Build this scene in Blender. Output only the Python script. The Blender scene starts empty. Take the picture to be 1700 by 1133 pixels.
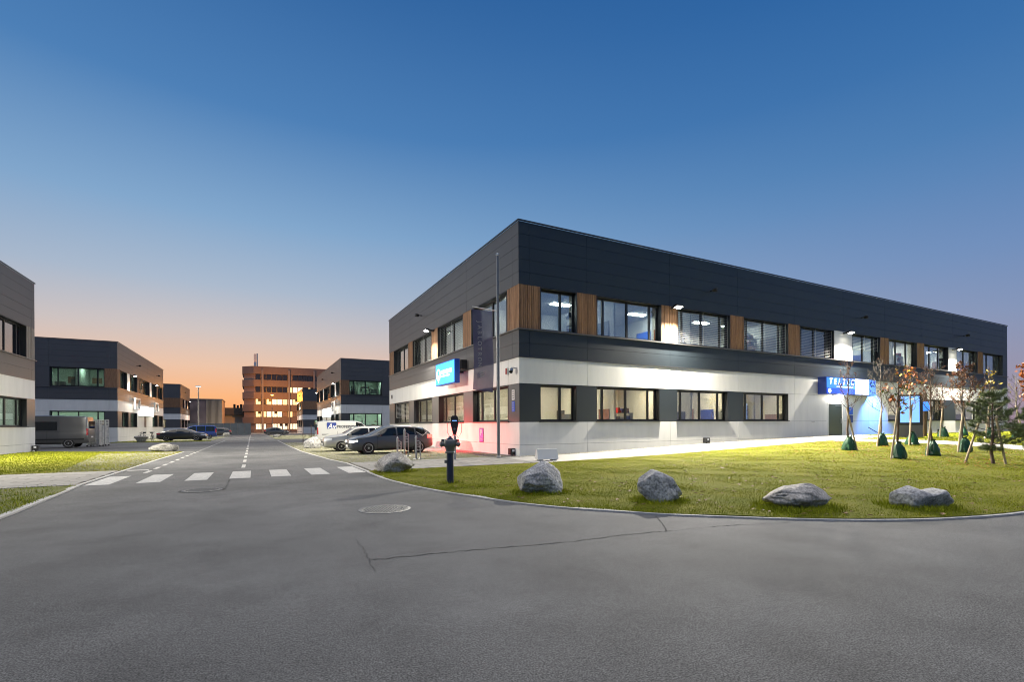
import bpy, bmesh, math, random
import numpy as np
from mathutils import Vector, Matrix, noise
from mathutils.geometry import delaunay_2d_cdt
R = math.radians
random.seed(7)
rng = np.random.default_rng(7)
sc = bpy.context.scene
col = sc.collection

# ------------------------------------------------------------------ camera
CAM_H = 1.45
cd = bpy.data.cameras.new('camera'); cam = bpy.data.objects.new('camera', cd); col.objects.link(cam)
cd.sensor_width = 36; cd.lens = 36 * 810.2 / 1700; cd.shift_y = (705.57 - 566.5) / 1700
cd.clip_start = .05; cd.clip_end = 3000
cam.matrix_world = (Matrix.Translation((0, 0, CAM_H)) @ Matrix.Rotation(-.4854, 4, 'Z')
                    @ Matrix.Rotation(R(90), 4, 'X') @ Matrix.Rotation(-.0056, 4, 'Z'))
sc.camera = cam

# ------------------------------------------------------------------ world, sun, exposure
def lin(r, g, b):
    f = lambda c: (c / 12.92 if c <= .04045 else ((c + .055) / 1.055) ** 2.4)
    return (f(r / 255), f(g / 255), f(b / 255), 1)

SUN_AZ = R(-4)            # the afterglow sits behind the end of the street (+y)
w = bpy.data.worlds.new('World'); sc.world = w; w.use_nodes = True
nt = w.node_tree; nt.nodes.clear()
N = nt.nodes.new; LK = nt.links.new
def mth(op, a, b=None, clamp=False):
    n = N('ShaderNodeMath'); n.operation = op; n.use_clamp = clamp
    for i, v in enumerate((a, b)):
        if v is None: continue
        if isinstance(v, (int, float)): n.inputs[i].default_value = v
        else: LK(v, n.inputs[i])
    return n.outputs[0]
geo = N('ShaderNodeNewGeometry'); sep = N('ShaderNodeSeparateXYZ')
neg = N('ShaderNodeVectorMath'); neg.operation = 'SCALE'; neg.inputs['Scale'].default_value = -1
LK(geo.outputs['Incoming'], neg.inputs[0]); LK(neg.outputs[0], sep.inputs[0])
elev = mth('MULTIPLY', mth('ARCSINE', sep.outputs['Z']), 180 / math.pi / 90)     # 0..1 = 0..90 deg
dotp = mth('ADD', mth('MULTIPLY', sep.outputs['X'], math.sin(SUN_AZ)), mth('MULTIPLY', sep.outputs['Y'], math.cos(SUN_AZ)))
hlen = mth('SQRT', mth('ADD', mth('POWER', sep.outputs['X'], 2), mth('POWER', sep.outputs['Y'], 2)))
cosaz = mth('DIVIDE', dotp, mth('MAXIMUM', hlen, .001))
azf = mth('POWER', mth('ADD', mth('MULTIPLY', cosaz, .5), .5), 3.8)
def ramp(fac, stops):
    n = N('ShaderNodeValToRGB'); cr = n.color_ramp; cr.interpolation = 'EASE' if False else 'LINEAR'
    while len(cr.elements) < len(stops): cr.elements.new(.5)
    for e, (p, c) in zip(cr.elements, stops): e.position = p / 90; e.color = c
    LK(fac, n.inputs[0]); return n.outputs[0]
glow = ramp(elev, [(0, lin(250, 158, 90)), (3, lin(249, 184, 132)), (6, lin(236, 198, 172)), (9.5, lin(208, 198, 196)), (14, lin(172, 188, 208)),
                   (20.5, lin(132, 170, 208)), (30, lin(78, 130, 186)), (44, lin(42, 96, 158)), (90, lin(24, 66, 124))])
away = ramp(elev, [(0, lin(136, 134, 160)), (4, lin(130, 142, 177)), (9, lin(118, 143, 187)), (15, lin(100, 136, 188)),
                   (24, lin(66, 120, 178)), (38, lin(38, 97, 162)), (60, lin(30, 80, 142)), (90, lin(24, 66, 124))])
mx = N('ShaderNodeMix'); mx.data_type = 'RGBA'
LK(azf, mx.inputs['Factor']); LK(away, mx.inputs['A']); LK(glow, mx.inputs['B'])
sky = N('ShaderNodeTexSky'); sky.sky_type = 'NISHITA'; sky.sun_disc = False
sky.sun_elevation = R(.5); sky.sun_rotation = SUN_AZ
bg = N('ShaderNodeBackground'); LK(mx.outputs['Result'], bg.inputs[0]); bg.inputs[1].default_value = .96
bg2 = N('ShaderNodeBackground'); LK(sky.outputs[0], bg2.inputs[0]); bg2.inputs[1].default_value = .005
ad = N('ShaderNodeAddShader'); LK(bg.outputs[0], ad.inputs[0]); LK(bg2.outputs[0], ad.inputs[1])
wo = N('ShaderNodeOutputWorld'); LK(ad.outputs[0], wo.inputs[0])

sd = bpy.data.lights.new('sun', 'SUN'); sun = bpy.data.objects.new('sun', sd); col.objects.link(sun)
sd.energy = 1.8; sd.angle = R(65); sd.color = (1, .92, .80)          # soft dusk light, no hard shadows
sun.rotation_euler = (R(6), R(-4), 0)

vs = sc.view_settings; vs.view_transform = 'Standard'; vs.look = 'None'; vs.exposure = 0; vs.gamma = 1
sc.cycles.use_denoising = True; sc.cycles.filter_width = 1.05
sc.cycles.max_bounces = 8; sc.cycles.diffuse_bounces = 3; sc.cycles.glossy_bounces = 3; sc.cycles.transparent_max_bounces = 16
sc.cycles.sample_clamp_indirect = 4; sc.cycles.caustics_reflective = False; sc.cycles.caustics_refractive = False

# ------------------------------------------------------------------ materials
M = {}
def mat(name, base, rough=.5, metal=0, var=0, vscale=4, bump=0, bscale=40, spec=.5, emit=None, estr=1, base2=None, fine=0, stretch=None, objvar=0, coat=0, detail=6):
    m = bpy.data.materials.new(name); m.use_nodes = True; t = m.node_tree
    p = t.nodes['Principled BSDF']; n = t.nodes.new; l = t.links.new
    p.inputs['Roughness'].default_value = rough; p.inputs['Metallic'].default_value = metal
    p.inputs['Specular IOR Level'].default_value = spec; p.inputs['Coat Weight'].default_value = coat
    b = base if len(base) == 4 else (*base, 1)
    p.inputs['Base Color'].default_value = b
    if emit is not None:
        p.inputs['Emission Color'].default_value = (*emit[:3], 1); p.inputs['Emission Strength'].default_value = estr
    pos = None
    if var or bump or objvar:
        g = n('ShaderNodeNewGeometry'); pos = g.outputs['Position']
        if stretch:
            v = n('ShaderNodeVectorMath'); v.operation = 'MULTIPLY'; v.inputs[1].default_value = stretch
            l(pos, v.inputs[0]); pos = v.outputs[0]
    if var:
        b2 = base2 or tuple(c * (1 - var) for c in b[:3])
        nz = n('ShaderNodeTexNoise'); nz.inputs['Scale'].default_value = vscale; nz.inputs['Detail'].default_value = detail; nz.inputs['Roughness'].default_value = .65
        l(pos, nz.inputs[0])
        cr = n('ShaderNodeValToRGB'); cr.color_ramp.elements[0].position = .32; cr.color_ramp.elements[1].position = .68
        cr.color_ramp.elements[0].color = (*b2[:3], 1); cr.color_ramp.elements[1].color = b
        l(nz.outputs[0], cr.inputs[0]); out = cr.outputs[0]
        if fine:
            n2 = n('ShaderNodeTexNoise'); n2.inputs['Scale'].default_value = fine; n2.inputs['Detail'].default_value = 2; l(pos, n2.inputs[0])
            mr = n('ShaderNodeMapRange'); mr.inputs[1].default_value = .3; mr.inputs[2].default_value = .7; mr.inputs[3].default_value = .55; mr.inputs[4].default_value = 1.45
            l(n2.outputs[0], mr.inputs[0])
            mm = n('ShaderNodeVectorMath'); mm.operation = 'SCALE'; l(out, mm.inputs[0]); l(mr.outputs[0], mm.inputs['Scale']); out = mm.outputs[0]
        if objvar:
            oi = n('ShaderNodeObjectInfo'); mr = n('ShaderNodeMapRange'); mr.inputs[3].default_value = 1 - objvar; mr.inputs[4].default_value = 1 + objvar
            l(oi.outputs['Random'], mr.inputs[0])
            mm = n('ShaderNodeVectorMath'); mm.operation = 'SCALE'; l(out, mm.inputs[0]); l(mr.outputs[0], mm.inputs['Scale']); out = mm.outputs[0]
        l(out, p.inputs['Base Color'])
    if bump:
        nz = n('ShaderNodeTexNoise'); nz.inputs['Scale'].default_value = bscale; nz.inputs['Detail'].default_value = 5; l(pos, nz.inputs[0])
        bp = n('ShaderNodeBump'); bp.inputs['Strength'].default_value = bump; bp.inputs['Distance'].default_value = .02
        l(nz.outputs[0], bp.inputs['Height']); l(bp.outputs[0], p.inputs['Normal'])
    M[name] = m; return m

def asphalt_mat(name):
    m = bpy.data.materials.new(name); m.use_nodes = True; t = m.node_tree; p = t.nodes['Principled BSDF']; n = t.nodes.new; l = t.links.new
    p.inputs['Roughness'].default_value = .9; p.inputs['Specular IOR Level'].default_value = .3
    g = n('ShaderNodeNewGeometry')
    def nz(scale, detail, lo, hi, a, b, rough=.6, kind='noise'):
        q = n('ShaderNodeTexNoise'); q.inputs['Scale'].default_value = scale; q.inputs['Detail'].default_value = detail; q.inputs['Roughness'].default_value = rough; l(g.outputs['Position'], q.inputs[0])
        mr = n('ShaderNodeMapRange'); mr.inputs[1].default_value = lo; mr.inputs[2].default_value = hi; mr.inputs[3].default_value = a; mr.inputs[4].default_value = b; l(q.outputs[0], mr.inputs[0]); return mr.outputs[0], q.outputs[0]
    big, _ = nz(.16, 3, .35, .65, .72, 1.22); mid, _ = nz(.9, 6, .32, .68, .76, 1.2, .72); stain, _ = nz(.45, 7, .55, .68, 1.0, .66, .7); grit, gr = nz(88, 3, .40, .60, .46, 1.46); agg, _ = nz(24, 3, .35, .65, .84, 1.16)
    fac = None
    for o in (big, mid, stain, grit, agg):
        if fac is None: fac = o; continue
        q = n('ShaderNodeMath'); q.operation = 'MULTIPLY'; l(fac, q.inputs[0]); l(o, q.inputs[1]); fac = q.outputs[0]
    sc_ = n('ShaderNodeVectorMath'); sc_.operation = 'SCALE'; sc_.inputs[0].default_value = (.120, .120, .119); l(fac, sc_.inputs['Scale']); l(sc_.outputs[0], p.inputs['Base Color'])
    bp = n('ShaderNodeBump'); bp.inputs['Strength'].default_value = .22; bp.inputs['Distance'].default_value = .008; l(gr, bp.inputs['Height']); l(bp.outputs[0], p.inputs['Normal']); M[name] = m
asphalt_mat('asphalt')
mat('asphalt_old', (.15, .145, .135), .88, var=1, base2=(.105, .102, .098), vscale=.4, bump=.5, bscale=60, fine=80)
mat('tar', (.088, .087, .085), 1, var=.3, vscale=9, spec=.1)
mat('kerb', (.50, .49, .46), .85, var=.3, vscale=7, bump=.3, bscale=60)
mat('paint', (.50, .49, .46), .7, var=.35, vscale=9, fine=60)
mat('slab', (.25, .238, .215), .88, var=.2, vscale=6, bump=.25, bscale=70, objvar=.12)
mat('joint_sand', (.085, .075, .06), .95, var=.3, vscale=20)
mat('concrete_path', (.38, .365, .335), .88, var=.14, vscale=3, bump=.2, bscale=60)
mat('soil', (.18, .17, .03), .95, var=1, base2=(.10, .115, .010), vscale=1.1, bump=.6, bscale=30, fine=40, spec=.04)
mat('soil_pale', (.22, .20, .11), .95, var=1, base2=(.10, .13, .02), vscale=1.6, bump=.6, bscale=30, fine=45, spec=.04)
mat('grass', (.36, .37, .028), .8, var=1, base2=(.18, .22, .012), vscale=1.3, fine=38, spec=.05)
mat('grass_dry', (.30, .26, .055), .8, var=1, base2=(.18, .19, .02), vscale=2.2, fine=38, spec=.05)
mat('gravel', (.44, .42, .36), .9, var=.5, vscale=30, objvar=.1)
mat('gravel_bed', (.27, .25, .19), .95, var=1, base2=(.13, .14, .06), vscale=1.7, bump=.7, bscale=35, fine=45, spec=.05)
mat('far_ground', (.08, .08, .06), .95, var=.4, vscale=.1)
mat('clad_dark', (.018, .025, .031), .42, var=.12, vscale=.8, spec=.5)
mat('clad_ambient_lift', (.085, .085, .088), .42, var=.12, vscale=.8, spec=.5)  # dark cladding painted paler, extra ambient light on the background fronts
mat('clad_sky_sheen', (.072, .071, .072), .46, var=.12, vscale=.8, spec=.48)  # same dark cladding, base colour raised to imitate sky sheen on street sides
mat('clad_metal', (.10, .10, .10), .33, metal=.35, var=.1, vscale=.8, spec=.6)
mat('clad_white', (.77, .76, .715), .5, var=.11, vscale=1.0, spec=.35, stretch=(1.6, 1.6, .3))
mat('wall_core', (.012, .012, .013), .8)
mat('coping', (.03, .032, .036), .35, spec=.6)
mat('ledge', (.16, .155, .15), .4, metal=.5)
mat('wood', (.36, .20, .105), .75, var=1, base2=(.17, .085, .042), vscale=1, stretch=(26, 26, 1.6), bump=.2, bscale=3, objvar=.22)
mat('wood_grey', (.33, .29, .25), .8, var=1, base2=(.19, .165, .14), vscale=1, stretch=(26, 26, 1.6), objvar=.15)
mat('frame', (.012, .013, .015), .4)
mat('blind', (.62, .61, .58), .5)
mat('interior', (.62, .57, .48), .8, var=.08, vscale=.7)
mat('interior_dim', (.56, .55, .51), .8, var=.2, vscale=.7)
mat('interior_green', (.46, .56, .46), .8, var=.15, vscale=.7)
mat('int_floor', (.22, .20, .17), .6)
mat('furniture', (.09, .075, .065), .6, var=.5, vscale=3)
mat('lum_warm', (1, 1, 1), emit=(1, .88, .68), estr=150)
mat('lum_cool', (1, 1, 1), emit=(1, 1, .93), estr=170)
mat('lum_green', (1, 1, 1), emit=(.84, 1, .86), estr=95)
mat('lamp_glow', (1, 1, 1), emit=(1, .95, .84), estr=60)
mat('lamp_orange', (1, .5, .1), emit=(1, .42, .06), estr=60)
mat('steel', (.42, .43, .44), .35, metal=.9, var=.15, vscale=5)
mat('pole_grey', (.20, .205, .21), .45, metal=.6, var=.15, vscale=5)
mat('galv', (.55, .55, .53), .5, metal=.6, var=.25, vscale=9)
mat('black', (.012, .012, .013), .5)
mat('rubber', (.018, .018, .019), .8)
mat('rim', (.5, .5, .5), .3, metal=.9)
mat('carglass', (.010, .012, .012), .04, spec=.6)
mat('chrome', (.7, .7, .7), .15, metal=1)
mat('headlamp', (.75, .76, .78), .15, spec=.8)
mat('headlamp_on', (1, 1, 1), emit=(1, .9, .7), estr=22)
mat('tail', (.35, .01, .012), .2, spec=.6)
mat('tail_on', (.6, .01, .01), .2, emit=(1, .04, .03), estr=9)
mat('plate', (.75, .75, .72), .5)
mat('car_black', (.030, .031, .034), .25, coat=.8)
mat('car_navy', (.060, .064, .070), .28, coat=.8)
mat('car_silver', (.42, .41, .38), .3, metal=.5, coat=.6)
mat('car_grey', (.125, .125, .122), .3, metal=.4, coat=.5)
mat('car_white', (.46, .46, .44), .3, coat=.5)
mat('car_blue', (.012, .03, .16), .25, coat=.8)
mat('trim', (.02, .02, .021), .6)
mat('rock', (.50, .49, .465), .9, var=1, base2=(.19, .19, .19), vscale=5, bump=.9, bscale=16, fine=26, detail=10)
mat('rock_pale', (.36, .35, .32), .9, var=1, base2=(.15, .145, .13), vscale=6, bump=.9, bscale=16, fine=26, detail=10)
mat('rock_brown', (.52, .485, .43), .9, var=1, base2=(.21, .195, .175), vscale=3.5, bump=.9, bscale=16, fine=26, detail=10)
mat('hyd_blue', (.012, .022, .06), .35, var=.2, vscale=8)
mat('hyd_grey', (.16, .16, .155), .5, metal=.3, var=.2, vscale=10)
mat('sign_blue', (.02, .10, .55), .4)
mat('sign_cyan_lit', (.05, .5, .9), .4, emit=(.05, .50, .95), estr=1.3)
mat('sign_blue_lit', (.02, .1, .6), .4, emit=(.012, .06, .95), estr=1.15)
mat('sign_mid_lit', (.05, .25, .8), .4, emit=(.06, .26, .95), estr=1.1)
mat('sign_white_lit', (.9, .9, .9), .4, emit=(1, 1, 1), estr=2.2)
mat('screen_lit', (.2, .4, .8), .3, emit=(.16, .40, 1), estr=1.0, )
mat('white_plastic', (.62, .62, .60), .45)
mat('logo_blue', (.015, .04, .22), .4)
mat('logo_dark', (.06, .065, .075), .5)
mat('flag_cloth', (.10, .09, .16), .8, var=.15, vscale=3)
M['flag_cloth'].node_tree.nodes['Principled BSDF'].inputs['Alpha'].default_value = .86      # thin see-through banner cloth
mat('flag_white', (.5, .5, .52), .8)
mat('flag_ink', (.36, .34, .33), .8)
mat('door_green', (.025, .035, .035), .35)
mat('bark', (.13, .085, .06), .9, var=.4, vscale=20, bump=.5, bscale=50)
mat('bark_grey', (.17, .145, .12), .9, var=.4, vscale=20, bump=.5, bscale=50)
mat('stake', (.42, .33, .22), .8, var=.3, vscale=8)
mat('bag', (.010, .062, .024), .35, var=.3, vscale=6, bump=.5, bscale=14)
mat('leaf_orange', (.55, .20, .03), .6, var=1, base2=(.30, .07, .02), vscale=3)
mat('leaf_red', (.26, .07, .03), .6, var=1, base2=(.14, .045, .02), vscale=3)
mat('leaf_yellow', (.62, .46, .04), .6, var=.4, vscale=3)
mat('leaf_green', (.10, .17, .03), .6, var=.4, vscale=3)
mat('leaf_brown', (.24, .12, .05), .7, var=.5, vscale=8)
mat('needle', (.14, .18, .06), .6, var=1, base2=(.06, .09, .03), vscale=2.5)
mat('brown_band', (.21, .155, .125), .7, var=.12, vscale=.3)
mat('brown_pier', (.24, .21, .19), .7, var=.12, vscale=.3)
mat('win_dark', (.02, .022, .025), .1, spec=.7)
mat('win_lit', (.8, .6, .3), .4, emit=(1, .72, .32), estr=1.5)
mat('win_white', (.8, .7, .5), .4, emit=(1, .85, .58), estr=1.6)
mat('win_shade', (.30, .22, .17), .7)
mat('beige_metal', (.38, .30, .22), .6, var=.12, vscale=1)
mat('mural', (.26, .19, .18), .7, var=1, base2=(.06, .05, .055), vscale=.24, detail=1)
mat('dark_shed', (.10, .09, .07), .8, var=.2, vscale=.5)
mat('pale_wall', (.46, .42, .30), .8)
mat('grey_wall', (.22, .235, .225), .8, var=.3, vscale=.5)
mat('roof', (.06, .06, .06), .9)

def glass_mat(name, refl, tint):
    m = bpy.data.materials.new(name); m.use_nodes = True; t = m.node_tree; t.nodes.clear()
    o = t.nodes.new('ShaderNodeOutputMaterial'); mixs = t.nodes.new('ShaderNodeMixShader')
    tr = t.nodes.new('ShaderNodeBsdfTransparent'); tr.inputs[0].default_value = (*tint, 1)
    gl = t.nodes.new('ShaderNodeBsdfGlossy'); gl.inputs['Roughness'].default_value = 0.0; gl.inputs[0].default_value = (.95, .97, 1, 1)
    lw = t.nodes.new('ShaderNodeLayerWeight'); lw.inputs[0].default_value = .5     # 'Facing' is the same from both sides of a pane
    pw = t.nodes.new('ShaderNodeMath'); pw.operation = 'POWER'; pw.inputs[1].default_value = 4; t.links.new(lw.outputs['Facing'], pw.inputs[0])
    mr = t.nodes.new('ShaderNodeMapRange'); mr.inputs[3].default_value = refl; mr.inputs[4].default_value = .95
    t.links.new(pw.outputs[0], mr.inputs[0]); t.links.new(mr.outputs[0], mixs.inputs[0])
    t.links.new(tr.outputs[0], mixs.inputs[1]); t.links.new(gl.outputs[0], mixs.inputs[2]); t.links.new(mixs.outputs[0], o.inputs[0])
    M[name] = m
glass_mat('glass', .06, (.86, .90, .88))
glass_mat('glass_mid', .17, (.8, .84, .82))
glass_mat('glass_coated', .24, (.66, .72, .72))

# ------------------------------------------------------------------ helpers
def link(o, parent=None):
    col.objects.link(o)
    if parent is not None: o.parent = parent
    return o
def empty(name, loc=(0, 0, 0), rz=0, label=None, cat=None, group=None):
    o = bpy.data.objects.new(name, None); o.empty_display_size = .3
    o.location = loc; o.rotation_euler = (0, 0, rz); link(o); tag(o, label, cat, group); return o
def tag(o, label=None, cat=None, group=None, kind=None):
    if label: o['label'] = label
    if cat: o['category'] = cat
    if group: o['group'] = group
    if kind: o['kind'] = kind
    return o
def mesh_of(name, v, f, m, smooth=False, sharp=None):
    me = bpy.data.meshes.new(name); me.from_pydata(v, [], f); me.update()
    me.materials.append(M[m] if isinstance(m, str) else m)
    if smooth:
        me.shade_smooth()
        if sharp: me.set_sharp_from_angle(angle=R(sharp))
    return me
class MB:
    def __init__(s): s.v = []; s.f = []
    def add(s, v, f):
        b = len(s.v); s.v += [tuple(p) for p in v]; s.f += [tuple(i + b for i in q) for q in f]; return s
    def box(s, x0, x1, y0, y1, z0, z1):
        if x0 > x1: x0, x1 = x1, x0
        if y0 > y1: y0, y1 = y1, y0
        return s.add([(x0, y0, z0), (x1, y0, z0), (x1, y1, z0), (x0, y1, z0), (x0, y0, z1), (x1, y0, z1), (x1, y1, z1), (x0, y1, z1)],
                     [(0, 3, 2, 1), (4, 5, 6, 7), (0, 1, 5, 4), (1, 2, 6, 5), (2, 3, 7, 6), (3, 0, 4, 7)])
    def tube(s, pts, r, n=6, cap=True):
        pts = [Vector(p) for p in pts]; k = len(pts)
        rs = r if isinstance(r, (list, tuple)) else [r] * k
        rings = []
        up = Vector((0, 0, 1))
        for i, p in enumerate(pts):
            d = (pts[min(i + 1, k - 1)] - pts[max(i - 1, 0)]).normalized()
            a = d.cross(up if abs(d.z) < .9 else Vector((1, 0, 0))).normalized(); b = d.cross(a)
            rings.append([p + a * rs[i] * math.cos(2 * math.pi * j / n) + b * rs[i] * math.sin(2 * math.pi * j / n) for j in range(n)])
        f = []
        for i in range(k - 1):
            for j in range(n): f.append((i * n + j, i * n + (j + 1) % n, (i + 1) * n + (j + 1) % n, (i + 1) * n + j))
        if cap: f += [tuple(range(n - 1, -1, -1)), tuple((k - 1) * n + j for j in range(n))]
        return s.add([q for r_ in rings for q in r_], f)
    def lathe(s, prof, n=20, o=(0, 0, 0), axis='z'):
        v = []; f = []; k = len(prof)
        for r, h in prof:
            for j in range(n):
                a = 2 * math.pi * j / n; c, d = r * math.cos(a), r * math.sin(a)
                p = (c, d, h) if axis == 'z' else ((c, h, d) if axis == 'y' else (h, c, d))
                v.append((p[0] + o[0], p[1] + o[1], p[2] + o[2]))
        for i in range(k - 1):
            for j in range(n): f.append((i * n + j, i * n + (j + 1) % n, (i + 1) * n + (j + 1) % n, (i + 1) * n + j))
        f += [tuple(range(n - 1, -1, -1)), tuple((k - 1) * n + j for j in range(n))]
        return s.add(v, f)
    def build(s, name, m, parent=None, loc=(0, 0, 0), smooth=False, sharp=35, rz=0):
        me = mesh_of(name, s.v, s.f, m, smooth, sharp)
        o = bpy.data.objects.new(name, me); o.location = loc; o.rotation_euler = (0, 0, rz); return link(o, parent)
BOXES = {}
def boxpiece(name, c, d, m, parent=None):
    k = (round(d[0], 3), round(d[1], 3), round(d[2], 3), m)
    if k not in BOXES:
        x, y, z = d[0] / 2, d[1] / 2, d[2] / 2
        b = MB().box(-x, x, -y, y, -z, z); BOXES[k] = mesh_of(name, b.v, b.f, m)
    o = bpy.data.objects.new(name, BOXES[k]); o.location = c; return link(o, parent)
TX = {}
def text(name, s, size, m, parent, loc, rot, extrude=.004, shear=0, bold=0, align='CENTER'):
    k = (s, size, m, extrude, shear, bold, align)
    if k not in TX:
        cu = bpy.data.curves.new('t', 'FONT'); cu.body = s; cu.size = size; cu.extrude = extrude; cu.align_x = align; cu.align_y = 'CENTER'
        cu.shear = shear; cu.offset = bold; cu.resolution_u = 3
        o = bpy.data.objects.new('t', cu); col.objects.link(o)
        me = bpy.data.meshes.new_from_object(o.evaluated_get(bpy.context.evaluated_depsgraph_get()))
        bpy.data.objects.remove(o); bpy.data.curves.remove(cu)
        me.materials.clear(); me.materials.append(M[m]); me.name = name; TX[k] = me
    o = bpy.data.objects.new(name, TX[k]); o.location = loc; o.rotation_euler = rot; return link(o, parent)
def light(name, kind, loc, energy, color, parent, rot=None, size=.1, spot=120, blend=.6, aim=None):
    d = bpy.data.lights.new(name, kind); d.energy = energy; d.color = color
    if kind == 'SPOT': d.spot_size = R(spot); d.spot_blend = blend; d.shadow_soft_size = size
    elif kind == 'POINT': d.shadow_soft_size = size
    o = bpy.data.objects.new(name, d); o.location = loc
    if aim: o.rotation_euler = Vector(aim).to_track_quat('-Z', 'Y').to_euler()
    return link(o, parent)

def S(t): t = min(1, max(0, t)); return t * t * (3 - 2 * t)
def tz(x, y):
    k = S((x - 9) / 4) * (1 - S((y - 40) / 15))
    return -.0035 * max(0, min(y, 320) - 12) * (1 - k) + .55 * S((x - 9) / 27) * S((y - 3) / 9) * (1 - S((y - 30) / 20))
_c, _s = math.cos(.4854), math.sin(.4854)
def xat(px, Y):            # x of the sight line through photo column px at street distance Y (used to place far things)
    a = (px - 850) / 810.2; return Y * (a * _c + _s) / (_c - a * _s)

def sheet(name, poly, off, m, step=1.5, skirt=.12, kind='structure', parent=None, tzf=tz, bumpf=None):
    n = len(poly); P = []
    for i in range(n):
        a = Vector(poly[i]); b = Vector(poly[(i + 1) % n]); k = max(1, int((b - a).length / step))
        P += [a + (b - a) * j / k for j in range(k)]
    nb = len(P); xs = [p.x for p in P]; ys = [p.y for p in P]
    V = list(P)
    y = min(ys) + step / 2
    while y < max(ys):
        x = min(xs) + step / 2
        while x < max(xs): V.append(Vector((x, y))); x += step
        y += step
    r = delaunay_2d_cdt(V, [], [list(range(nb))], 1, 1e-5)
    z = lambda p: tzf(p[0], p[1]) + off + (bumpf(p[0], p[1]) if bumpf else 0)
    v = [(p[0], p[1], z(p)) for p in r[0]]; f = [tuple(q) for q in r[2]]
    if skirt:
        b = len(v)
        for p in P: v += [(p.x, p.y, z(p)), (p.x, p.y, z(p) - skirt)]
        f += [(b + 2 * i, b + 2 * i + 1, b + (2 * i + 3) % (2 * nb), b + (2 * i + 2) % (2 * nb)) for i in range(nb)]
    me = mesh_of(name, v, f, m)
    bm = bmesh.new(); bm.from_mesh(me); bmesh.ops.recalc_face_normals(bm, faces=bm.faces)
    for fc in bm.faces:
        if abs(fc.normal.z) > .5 and fc.normal.z < 0: fc.normal_flip()
    bm.to_mesh(me); bm.free()
    o = bpy.data.objects.new(name, me); link(o, parent)
    if parent is None: o['kind'] = kind
    return o
def sweep(name, pts, wdt, hgt, off, m, kind='structure', parent=None, closed=False):
    P = [Vector((p[0], p[1])) for p in pts]; k = len(P); v = []; f = []
    for i, p in enumerate(P):
        d = (P[min(i + 1, k - 1)] - P[max(i - 1, 0)]).normalized(); nn = Vector((-d.y, d.x)) * wdt / 2; z = tz(p.x, p.y) + off
        a, b = p + nn, p - nn
        v += [(a.x, a.y, z - .2), (a.x, a.y, z + hgt), (b.x, b.y, z + hgt), (b.x, b.y, z - .2)]
    for i in range(k - 1):
        for j in range(3): f.append((4 * i + j, 4 * i + j + 1, 4 * i + 5 + j, 4 * i + 4 + j))
    f += [(0, 1, 2, 3), (4 * k - 1, 4 * k - 2, 4 * k - 3, 4 * k - 4)]
    me = mesh_of(name, v, f, m); o = bpy.data.objects.new(name, me); link(o, parent)
    if parent is None: o['kind'] = kind
    return o
def spline(pts, k=6):
    out = []; n = len(pts)
    for i in range(n - 1):
        p0, p1, p2, p3 = (Vector(pts[max(i - 1, 0)]), Vector(pts[i]), Vector(pts[i + 1]), Vector(pts[min(i + 2, n - 1)]))
        for j in range(k):
            t = j / k
            out.append(tuple(.5 * ((2 * p1) + (p2 - p0) * t + (2 * p0 - 5 * p1 + 4 * p2 - p3) * t * t + (3 * p1 - p0 - 3 * p2 + p3) * t ** 3)))
    out.append(tuple(pts[-1])); return out
def inside(poly, x, y):
    px = np.array([p[0] for p in poly]); py = np.array([p[1] for p in poly]); res = np.zeros(len(x), bool); j = len(poly) - 1
    for i in range(len(poly)):
        c = ((py[i] > y) != (py[j] > y)) & (x < (px[j] - px[i]) * (y - py[i]) / (py[j] - py[i] + 1e-12) + px[i]); res ^= c; j = i
    return res
#PART2
# ------------------------------------------------------------------ ground, road, kerbs, lawns
def npS(t): t = np.clip(t, 0, 1); return t * t * (3 - 2 * t)
def nptz(x, y):
    k = npS((x - 9) / 4) * (1 - npS((y - 40) / 15))
    return -.0035 * np.maximum(0, np.minimum(y, 320) - 12) * (1 - k) + .55 * npS((x - 9) / 27) * npS((y - 3) / 9) * (1 - npS((y - 30) / 20))

g = MB().add([(-1500, -1500, -1.5), (1500, -1500, -1.5), (1500, 1500, -1.5), (-1500, 1500, -1.5)], [(0, 1, 2, 3)]).build('ground', 'far_ground'); g['kind'] = 'structure'
road = sheet('road', [(-70, -40), (95, -40), (95, 175), (-70, 175)], 0, 'asphalt', step=4, skirt=.6)

KR = spline([(3.16, 15.62), (3.15, 13.39), (3.31, 11.61), (3.58, 10.21), (3.99, 8.86), (4.29, 7.92), (4.82, 6.94), (5.4, 6.22), (5.75, 5.77), (6.41, 5.17),
             (7.05, 4.61), (7.73, 4.12), (8.34, 3.78), (9.06, 3.48), (9.98, 3.23), (10.9, 3.09), (13, 2.95), (17, 2.9), (28.1, 2.9)], 4)
KL = spline([(-3.87, 15.6), (-3.77, 14.04), (-3.67, 12.08), (-3.62, 10.65), (-3.75, 9), (-4.3, 7.4), (-5.6, 6), (-8, 5), (-12, 4.6), (-40, 4.5)], 4)
K1 = sweep('kerb', KR, .14, .022, 0, 'kerb')
K2 = sweep('kerb', KL, .12, .03, 0, 'kerb')
K3 = sweep('kerb', [(30.9, 2.9), (60, 2.9), (90, 2.9)], .12, .018, 0, 'kerb')
K4 = sweep('kerb', [(-3.88, 15.7), (-3.88, 20.5), (-3.87, 27), (-3.75, 35)], .08, .025, 0, 'kerb')
K5 = sweep('kerb', [(3.18, 15.75), (3.2, 19.9), (2.9, 22.8), (2.62, 28), (2.45, 31.6), (2.3, 45), (2.25, 60)], .08, .012, 0, 'kerb')

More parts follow.
